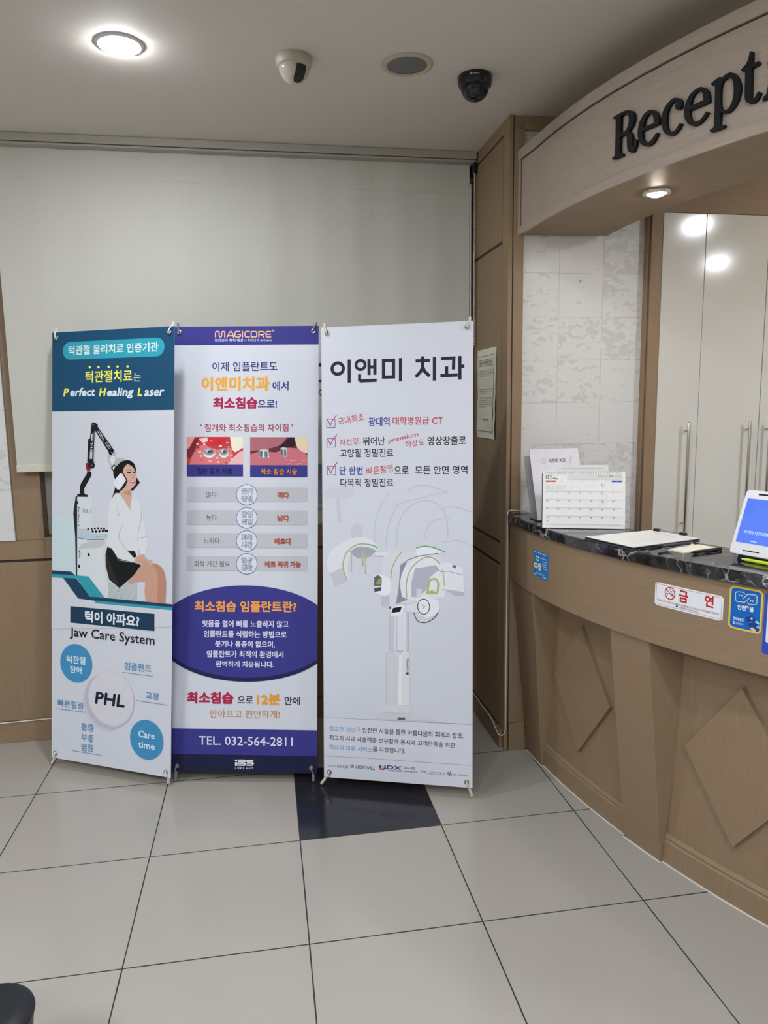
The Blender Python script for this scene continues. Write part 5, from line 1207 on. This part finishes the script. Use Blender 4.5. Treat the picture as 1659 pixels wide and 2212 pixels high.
# ================================================================== BANNER STANDS
def banner(key, pose, feet, tipm, label):
    x, y, ya, le, w_, h_, z0, ro = pose
    r = Vector((cos(ya), sin(ya), 0)); nb = Vector((-sin(ya), cos(ya), 0)); up = Vector((0, 0, cos(le)))+nb*sin(le)
    R = r*cos(ro)+up*sin(ro); U = up*cos(ro)-r*sin(ro); N = R.cross(U)      # N faces the room
    o = Vector((x, y, z0))-R*w_/2
    at = lambda u, v, l=0: o+R*u+U*v+N*l
    b = thing('banner_stand', label, 'banner', (x, y, 0), 'banner stands by the window')
    s = MB(); T = .0007
    for l0 in (0,):
        c = [at(0, 0, 0), at(w_, 0, 0), at(w_, h_, 0), at(0, h_, 0)]; d = [q-N*T for q in c]
    s.prism(d, c, ink((203, 206, 216)))
    Print(s, lambda u, v, l: at(u/1000, v/1000, l), .000012, .00006).run(ART[key])
    obj('printed_sheet', s, b)
    e = .0225
    hub = at(w_/2, .80, -.085)
    obj('hub', MB().lathe(hub, [(.022, -.012), (.026, -.008), (.026, .010), (.018, .014)], BLACKP, 24, N), b, smooth=True)
    foot_r = hub-N*.10; fr_ = Vector((hub.x, hub.y, 0))-nb_flat(N)*-0.0
    obj('rear_leg', MB().capsule(hub-N*.012, (hub.x-N.x*.22, hub.y-N.y*.22, .008), .006, BLACKP), b, smooth=True)
    for i, (u, v) in enumerate(((e, h_-e), (w_-e, h_-e), (e, e), (w_-e, e))):
        ey = MB(); n = 20
        ey.tube([at(u+.0075*cos(2*pi*k/n), v+.0075*sin(2*pi*k/n), .0035) for k in range(n)], .0026, CHROME, 8, closed=True)
        ey.lathe(at(u, v, .0032), [(.006, 0), (.006, .0004), (0, .0004)], plain('eyelet_hole', (96, 92, 88), .6), 16, N)
        obj('eyelet', ey, b, smooth=True)
        top = i < 2; sx = -1 if i % 2 == 0 else 1
        if top:
            tip = at(u+sx*.010, h_+.014, -.008); low = at(u+sx*.002, h_-.10, -.012)
            arm = MB().tube([hub+N*.004, at(w_/2+sx*.08, .95, -.06), low], .004, BLACKP, 8)
            hook = [at(u+sx*.008, h_+.006, -.004), at(u+sx*.006, h_-.004, .004), at(u+sx*.002, v+.008, .0085), at(u, v+.001, .0075), at(u, v-.002, .002)]
        else:
            fx, fy = feet[i-2]; tip = Vector((fx, fy, .0085)); low = at(u+sx*.006, v-.012, -.010)
            arm = MB().tube([hub+N*.004, at(w_/2+sx*.09, .62, -.06), at(u-sx*.02, .12, -.02), low], .004, BLACKP, 8)
            hook = [at(u+sx*.006, e*.2, .004), at(u+sx*.003, v-.010, .0085), at(u, v, .0075), at(u, v+.003, .002)]
        ao = obj('arm', arm, b, smooth=True)
        sub('hook_tip', MB().capsule(low, tip, .0062 if not top else .0052, tipm).tube(hook, .0032, tipm, 8), ao, smooth=True)
    return b, at
def nb_flat(v): return Vector((v.x, v.y, 0)).normalized()
b1 = banner('b1', (.2688, .6015, -.4887, .1071, .5999, 1.813, .045, -.0013), ((-.003, .767), (.519, .493)), WHITEP, 'banner stand with teal top and a woman in white sweater, leftmost of three')
b2 = banner('b2', (.8252, .4521, -.2036, .1551, .6014, 1.8344, .045, -.0111), ((.545, .511), (1.105, .399)), GREYP, 'banner stand with purple oval and phone number, between the other two banners')
b3 = banner('b3', (1.4267, .2532, -.3543, .1062, .5974, 1.8018, .045, .0094), ((1.137, .370), (1.708, .162)), IVORY, 'white banner stand showing a dental scanner, next to the wood panelled wall')

# ================================================================== PAPER NOTICE AND CABLES
nt = MB(); NY, NZ = 14, 18; vs = []
y0, y1, z0, z1 = .934, .660, 1.372, 1.770
def onnote(u, v, l):          # u from the far edge towards the room, v up, 0..1
    y = y0+(y1-y0)*u+.004*sin(v*9)*(1-u); z = z0+(z1-z0)*v
    bx = Xp-.0012-.004*(1-v)*abs(sin(v*13+u*3))-.005*(u > .9)*(1-v)
    return (bx-l, y, z)
for i in range(NY+1):
    for j in range(NZ+1): vs.append(onnote(i/NY, j/NZ, 0))
for i in range(NY+1):
    for j in range(NZ+1): q = onnote(i/NY, j/NZ, 0); vs.append((q[0]+.0006, q[1], q[2]))
K = NZ+1; O = (NY+1)*K; fs = []
for i in range(NY):
    for j in range(NZ): a = i*K+j; fs += [(a, a+K, a+K+1, a+1), (O+a, O+a+1, O+a+K+1, O+a+K)]
for j in range(NZ):
    for a in (j, NY*K+j): fs.append((a, a+1, O+a+1, O+a))
for i in range(NY):
    for a in (i*K, i*K+NZ): fs.append((a, a+K, O+a+K, O+a))
nt.add(vs, fs, plain('notice_paper', (196, 192, 178), .75, k=.60))
pr = Print(nt, lambda u, v, l: onnote(u/1000, v/1000, l+.0009), .00003, .0002); DKI = (58, 56, 54)
for a, b in (((100, 880), (840, 880)), ((60, 815), (900, 815))):
    pr.one(('L', DKI, [a, b], 4, 0, 0))
pr.one(('T', '비급여 진료비용 안내', DKI, 130, 800, 826, 870, 1, 0, '', None, 0))
for z in (770, 750, 730, 708): pr.one(('T', '본 의원은 의료법에 따라 진료비용을 안내', (110, 108, 104), 110, 870 if z > 710 else 700, z-14, z, 0, 0, '', None, 0))
pr.one(('T', '다   음', DKI, 400, 560, 590, 606, 0, 0, '', None, 0))
for z, b in ((560, 1), (536, 0), (512, 0), (462, 1), (436, 0), (412, 0), (388, 0), (362, 0)): pr.one(('T', '진료 항목과 금액은 접수처에 문의', (96, 94, 90) if not b else DKI, 120, 850 if z not in (512, 362) else 480, z-14, z, b, 0, '', None, 0))
pr.one(('T', '이앤미 치과', DKI, 330, 640, 196, 222, 1, 0, '', None, 0)); pr.one(('T', '원장 백', DKI, 330, 640, 150, 176, 1, 0, '', None, 0)) if False else None
pr.one(('L', DKI, [(60, 80), (900, 80), (900, 925), (60, 925)], 3, 0, 1))
tag(obj('paper_notice', nt), 'white paper notice taped to the wood panelled wall beside the counter', 'notice')
pts = crom([(2.06, .512, 1.069), (2.02, .510, 1.074), (1.975, .510, 1.079), (1.9645, .512, 1.070), (1.963, .513, 1.0), (1.9635, .513, .8), (1.963, .513, .5), (1.963, .513, .14), (1.960, .513, .085), (1.950, .530, .066), (1.941, .545, .068), (1.9415, .62, .088), (1.9425, .70, .098), (1.942, .80, .094), (1.943, .90, .098), (1.943, 1.0, .096)], False, 4, .2)
tag(obj('cable', MB().tube(pts, .0023, plain('white_cable_sheath', (226, 223, 212), .5), 8), smooth=True), 'thin white cable running from the countertop down the wood panelled wall', 'cable')
tag(obj('cable', MB().tube(crom([(-.9, 1.024, .100), (-.5, 1.023, .098), (-.25, 1.024, .101), (-.05, 1.023, .105), (.25, 1.024, .104)], False, 5, .2), .0032, IVORY, 8), smooth=True), 'thin white cable lying along the baseboard at the left', 'cable')

# ================================================================== THINGS ON THE COUNTER
ZC = 1.066
def frame(x, y, z, ya, le):
    r = Vector((cos(ya), sin(ya), 0)); nb = Vector((-sin(ya), cos(ya), 0)); up = Vector((0, 0, cos(le)))+nb*sin(le); N = r.cross(up)
    return lambda u, v, l=0: Vector((x, y, z))+r*u+up*v+N*l
def slab(mb, at, u0_, u1_, v0_, v1_, t0, t1, mat):
    mb.prism([at(u0_, v0_, t0), at(u1_, v0_, t0), at(u1_, v1_, t0), at(u0_, v1_, t0)], [at(u0_, v0_, t1), at(u1_, v0_, t1), at(u1_, v1_, t1), at(u0_, v1_, t1)], mat); return mb
INKD = (58, 58, 64); INKL = (168, 168, 172)
# sign board leaning in its stand
at = frame(2.110, .279, ZC+.004, .046, .346)
sb = thing('sign_board', 'white leaning clinic sign board with tooth drawings behind the calendar', 'sign', (2.11, .279, ZC))
s = slab(MB(), at, -.105, .105, 0, .290, 0, .003, plain('pale_lilac_card', (206, 203, 212), .4))
pr = Print(s, lambda u, v, l: at(u/1000, v/1000, l+.003), .000015, .0001)
pr.one(('T', '이앤미 치과', (36, 36, 44), -28, 45, 232, 249, 2, 0, '', None, 0))
def tooth(cx, cy_, k):
    q = [(-10, 8), (-6, 12), (0, 9), (6, 12), (10, 8), (9, 0), (7, -12), (4, -13), (2, -4), (-2, -4), (-4, -13), (-7, -12), (-9, 0)]
    pr.one(('L', (120, 116, 126), crom([(cx+a*k, cy_+b*k) for a, b in q]), .9, 0, 1))
    for a in (-3, 3): pr.one(('E', (90, 88, 96), (cx+a*k, cy_+4*k), .8, .9, 0))
    pr.one(('L', (120, 116, 126), [(cx-2*k, cy_+1*k), (cx, cy_), (cx+2*k, cy_+1*k)], .7, 0, 0))
tooth(-50, 240, .95); tooth(-62, 165, 1.0); tooth(0, 165, 1.0)
pr.one(('L', (120, 116, 126), [(58, 226), (62, 236), (66, 250), (72, 256), (74, 250), (68, 242), (64, 228)], .9, 1, 1)); pr.one(('L', (120, 116, 126), [(60, 250), (70, 238)], .9, 0, 0))
pr.one(('L', (150, 110, 118), crom([(-62, 62), (-55, 76), (-44, 74), (-36, 60), (-42, 52), (-58, 52)]), .9, 0, 1)); pr.one(('L', (150, 110, 118), crom([(-58, 74), (-56, 88), (-46, 90), (-40, 80), (-42, 70)]), .9, 0, 1))
obj('board', s, sb)
st = slab(MB(), at, -.118, .095, .014, .272, -.030, -.027, plain('clear_grey_acrylic', (188, 187, 189), .15, trans=.7))
st.box((2.005, .27, ZC), (2.215, .36, ZC+.004), plain('dark_acrylic_foot', (40, 40, 46), .2))
obj('stand', st, sb)
# white card behind the calendar
at = frame(2.145, .165, ZC+.002, -.30, .12)
s = slab(MB(), at, -.095, .09, 0, .225, 0, .0012, PAPER); pr = Print(s, lambda u, v, l: at(u/1000, v/1000, l+.0012), .00004, .0001)
for i in range(14): pr.one(('L', (120, 118, 120), [(-80+i*11, 212), (-73+i*11, 214)], 2, 0, 0))
s.prism([at(-.05, 0, -.05), at(.05, 0, -.05), at(.05, .01, -.001), at(-.05, .01, -.001)], [at(-.05, .002, -.05), at(.05, .002, -.05), at(.05, .15, -.001), at(-.05, .15, -.001)], PAPER)
tag(obj('display_card', s), 'white upright card peeking out just behind the desk calendar', 'card')
# desk calendar
CX, CY, CYA, CLE, CW, CH = 2.103, .075, -.354, .210, .294, .209
at = frame(CX, CY, ZC+.002, CYA, CLE)
cal = thing('desk_calendar', 'white spiral desk calendar open at May standing on the marble countertop', 'calendar', (CX, CY, ZC))
s = slab(MB(), at, -CW/2, CW/2, 0, CH, 0, .0016, plain('calendar_paper', (222, 222, 220), .6))
U = lambda x, y: ((x-315)/1048.0*294-147+(y-475)*.004, 209-(y-475-(x-315)*.008)/718.0*209)      # picture of the leaf -> leaf millimetres
pr = Print(s, lambda u, v, l: at(u/1000, v/1000, l+.0016), .000012, .0001)
def ct_(t_, col, x0, x1, ya, yb, b=0):
    a = U(x0, yb); c = U(x1, ya); pr.one(('T', t_, col, a[0], c[0], a[1], c[1], b, 0, '', None, 0))
def cr_(col, x0, x1, ya, yb, r=0): a = U(x0, yb); c = U(x1, ya); pr.one(('R', col, a[0], c[0], a[1], c[1], r))
for i in range(34): a = U(342+i*29.6, 484); pr.one(('R', (40, 40, 44), a[0]-1.6, a[0]+1.6, a[1]-1.6, a[1]+1.6, .6))
ct_('05', (90, 90, 94), 348, 440, 517, 574); ct_('May', INKD, 448, 508, 552, 578, 2)
cr_((206, 206, 208), 630, 1000, 522, 578); cr_((204, 204, 206), 1000, 1325, 525, 578)
ct_('대한치과', (120, 120, 124), 1015, 1130, 530, 550); ct_('STOA', INKD, 1155, 1210, 528, 548, 2); ct_('서울시 중구', (130, 130, 134), 1218, 1315, 532, 546)
cr_((190, 62, 66), 348, 480, 588, 606, 3); cr_((62, 84, 170), 1190, 1326, 592, 612, 3)
for t_, x in (('SUN', 398), ('MON', 540), ('TUE', 682), ('WED', 820), ('THU', 960), ('FRI', 1105), ('SAT', 1243)): ct_(t_, (230, 230, 235) if t_ in ('SUN', 'SAT') else INKL, x, x+32, 592+(t_ == 'SAT')*4, 602+(t_ == 'SAT')*4)
for cx0 in (352, 492):
    for i in range(5):
        for j in range(6): cr_((190, 190, 194), cx0+j*21, cx0+j*21+9, 642+i*16, 648+i*16)
days = {}
for d in range(1, 32):
    wk = (d+4)//7; wd_ = (d+4) % 7; x = 356+wd_*140.5; y = 628+wk*105+wd_*1.5
    if d == 31: x, y = 356, 1098
    colr = (200, 96, 60) if d in (24,) else ((210, 140, 30) if d == 25 else INKD)
    ct_(str(d), colr, x, x+(12 if d < 10 else 24), y, y+15, 1)
    if d in (1, 5, 8, 15, 21, 24): cr_(INKL, x, x+46, y+24, y+27)
for i in range(5): cr_((212, 212, 213), 350, 1326, 724+i*105, 725.2+i*105)
obj('leaf', s, cal)
bs_ = slab(MB(), at, -CW/2-.003, CW/2, -.002, CH-.004, -.004, 0, plain('calendar_board', (44, 44, 50), .6)); obj('front_board', bs_, cal)
at2 = frame(CX+sin(CYA)*-.0, CY, ZC+.002, CYA, CLE)
nbv = Vector((-sin(CYA), cos(CYA), 0)); apex = [at(-CW/2, CH-.004, -.005), at(CW/2, CH-.004, -.005)]; ft = [Vector((q.x, q.y, ZC+.001))+nbv*.028 for q in apex]
obj('back_board', MB().prism([apex[0], apex[1], ft[1], ft[0]], [q+nbv*.003 for q in (apex[0], apex[1], ft[1], ft[0])], PAPER), cal)
cg = MB()
for i in range(34):
    u = (342+i*29.6-315)/1048.0*.294-.147
    cg.tube([at(u, CH-.003+.007*sin(t_), -.001+.006*cos(t_)) for t_ in [2*pi*k/10 for k in range(10)]], .0008, plain('white_wire', (215, 215, 215), .3), 5, closed=True)
obj('spiral', cg, cal, smooth=True)
# clipboards
def flat(mb, pts, z0_, z1_, mat): return mb.prism([(x, y, z0_) for x, y in pts], [(x, y, z1_) for x, y in pts], mat)
def inset(pts, g):
    cx = sum(p_[0] for p_ in pts)/len(pts); cy_ = sum(p_[1] for p_ in pts)/len(pts)
    return [(cx+(x-cx)*g, cy_+(y-cy_)*g) for x, y in pts]
A4 = [(2.082, -.334), (2.363, -.246), (2.300, -.062), (2.021, -.125)]
tag(obj('folder', flat(MB(), inset([(x-.004, y-.006) for x, y in A4], 1.03), ZC, ZC+.004, plain('dark_folder', (46, 46, 54), .35)), bev=.001), 'thin dark folder lying under the clipboard on the countertop', 'folder')
cb = thing('clipboard', 'clipboard holding a white paper form beside the calendar', 'clipboard', (2.19, -.19, ZC+.0045))
obj('board', flat(MB(), inset(A4, 1.015), ZC+.0045, ZC+.0080, BLACKP), cb, bev=.001)
s = flat(MB(), A4, ZC+.0085, ZC+.0105, PAPER)
a_, b_, d_ = Vector((*A4[0], 0)), Vector((*A4[1], 0)), Vector((*A4[3], 0)); ex = (b_-a_)/297; ey = (d_-a_)/210
def onform(u, v, l): q = a_+ex*u+ey*v; return (q.x, q.y, ZC+.0105+l)
pr = Print(s, onform, .00003, .0001)
for i in range(13): pr.one(('L', (190, 190, 198), [(60+i*14, 20), (60+i*14, 60+((i*53) % 110))], 1.4, 0, 0))
pr.one(('L', (150, 165, 200), [(252, 60), (252, 150)], 4, 0, 0))
obj('form_paper', s, cb)
k1, k2 = Vector((2.302, -.086, 0)), Vector((2.345, -.178, 0)); dv = (k2-k1).normalized(); nv = Vector((-dv.y, dv.x, 0))
cl = MB()
for c_ in (k1, k2):
    base = [c_+dv*a+nv*b for a, b in ((-.012, -.006), (.012, -.006), (.012, .012), (-.012, .012))]
    cl.prism([(q.x, q.y, ZC+.0105) for q in base], [((q.x*.8+c_.x*.2), (q.y*.8+c_.y*.2), ZC+.0190) for q in base], BLACKP)
cl.tube([(k1.x, k1.y, ZC+.014), (k2.x, k2.y, ZC+.014)], .0025, CHROME, 8)
obj('clip', cl, cb, bev=.001)
# loose notes, pens
tag(obj('leaflet', flat(MB(), [(2.185, -.331), (2.314, -.300), (2.322, -.250), (2.190, -.285)], ZC+.0002, ZC+.0016, plain('pale_blue_leaflet', (196, 202, 216), .5))), 'pale leaflet tucked under the right side of the clipboard', 'paper')
tag(obj('memo_pad', flat(MB(), [(2.203, -.420), (2.343, -.376), (2.312, -.316), (2.184, -.362)], ZC+.0002, ZC+.0055, plain('cream_memo', (222, 214, 196), .7)), bev=.0006), 'cream memo pad on the countertop beside the pens', 'notepad')
def pen(name, a, b, z, label, mat, tip):
    a, b = Vector((*a, z)), Vector((*b, z)); d = (b-a).normalized(); o = thing(name, label, 'pen', tuple((a+b)/2))
    obj('barrel', MB().tube([a, a+d*.004, a+d*.03, b-d*.014], [.003, .0052, .0055, .005], mat, 14), o, smooth=True)
    obj('tip', MB().tube([b-d*.0145, b-d*.004, b], [.0045, .002, .0008], tip, 12), o, smooth=True)
    return o
pen('ballpoint_pen', (2.157, -.352), (2.296, -.318), ZC+.0115, 'black pen lying across the leaflet and the cream memo pad', BLACKP, CHROME)
pen('ballpoint_pen', (2.345, -.395), (2.218, -.432), ZC+.0056, 'black pen lying in front of the cream memo pad', BLACKP, BLACKP)
LIME = plain('lime_plastic', (190, 214, 40), .25)
hp = pen('highlighter_pen', (2.345, -.645), (2.305, -.545), ZC+.0060, 'lime green highlighter lying below the tablet', LIME, WHITEP)
# payment tablet on a stand
TX, TY, TYA, TLE, TW, TH = 2.313, -.571, -1.192, .375, .130, .194
at = frame(TX, TY, ZC+.019, TYA, TLE)
tb = thing('payment_tablet', 'white payment tablet with a lit blue screen at the right end of the counter', 'tablet', (TX, TY, ZC))
def rrect(u0_, u1_, v0_, v1_, r, n=6): return [(x+r*cos(t_), y+r*sin(t_)) for x, y, t0 in ((u1_-r, v1_-r, 0), (u0_+r, v1_-r, pi/2), (u0_+r, v0_+r, pi), (u1_-r, v0_+r, 1.5*pi)) for t_ in [t0+pi/2*i/n for i in range(n+1)]]
q = rrect(-TW/2, TW/2, 0, TH, .010)
obj('case', MB().prism([at(u, v, -.016) for u, v in q], [at(u, v, 0) for u, v in q], plain('tablet_white', (222, 222, 226), .3)), tb, bev=.002)
t = NT('lit_blue_screen'); f = t.noise(t.n('TexCoord').outputs['Object'], 9, 2)
SCR = t.set(col=(.01, .02, .05), rough=.08, ecol=t.mix(f, (.055, .16, .85), (.16, .28, 1.0)), estr=.95)
m = slab(MB(), at, -.0535, .0535, .035, .168, .0002, .0008, SCR)
so = obj('screen', m, tb)
t = NT('screen_lettering'); f = t.noise(t.n('TexCoord').outputs['Object'], 30); SLT = t.set(col=(.3, .35, .5), ecol=(.50, .66, 1.0), estr=t.math('ADD', .75, t.math('MULTIPLY', f, .1)))
m = MB(); pr = Print(m, lambda u, v, l: at(u/1000, v/1000, l+.0008), .00004, .0001)
pr.one(('T', '이앤미치과의원', SLT, -36, 36, 62, 73, 1, 0, '', None, 0)); pr.one(('R', SLT, -10, 10, 41, 43, 1)); sub('lettering', m, so)
for nm, q in (('speaker_slot', ('R', (22, 22, 28), -25, 25, 11.5, 14.5, 1.4)), ('camera_slot', ('R', (22, 22, 28), -25, 25, 180, 184.5, 2))):
    m = MB(); Print(m, lambda u, v, l: at(u/1000, v/1000, l), .00004, .0003).one(q); obj(nm, m, tb)
bse = MB().prism([(Vector(at(u, .012, -.016)).x, Vector(at(u, .012, -.016)).y, ZC) for u in (-.05, .05)]+[(Vector(at(u, .012, -.12)).x, Vector(at(u, .012, -.12)).y, ZC) for u in (.05, -.05)], [at(-.045, .012, -.0165), at(.045, .012, -.0165), at(.045, .11, -.0165), at(-.045, .11, -.0165)], plain('dark_tablet_foot', (34, 34, 40), .4))
obj('stand', bse, tb)

# ================================================================== ROUND BIN AT THE LOWER LEFT
bx, by = .293, -.845
bn = thing('waste_bin', 'black round tapered bin at the lower left corner of the photo', 'bin', (bx, by, 0))
obj('body', MB().lathe((bx, by, 0), [(.076, 0), (.080, .004), (.098, .178), (.099, .182), (.090, .184)], plain('black_bin_plastic', (24, 26, 32), .45, k=.7), 64), bn, smooth=True)
obj('lid', MB().lathe((bx, by, .180), [(.100, 0), (.1015, .003), (.100, .008), (.092, .014), (.06, .019), (0, .020)], plain('black_bin_lid', (20, 22, 30), .4, k=.7), 64), bn, smooth=True)
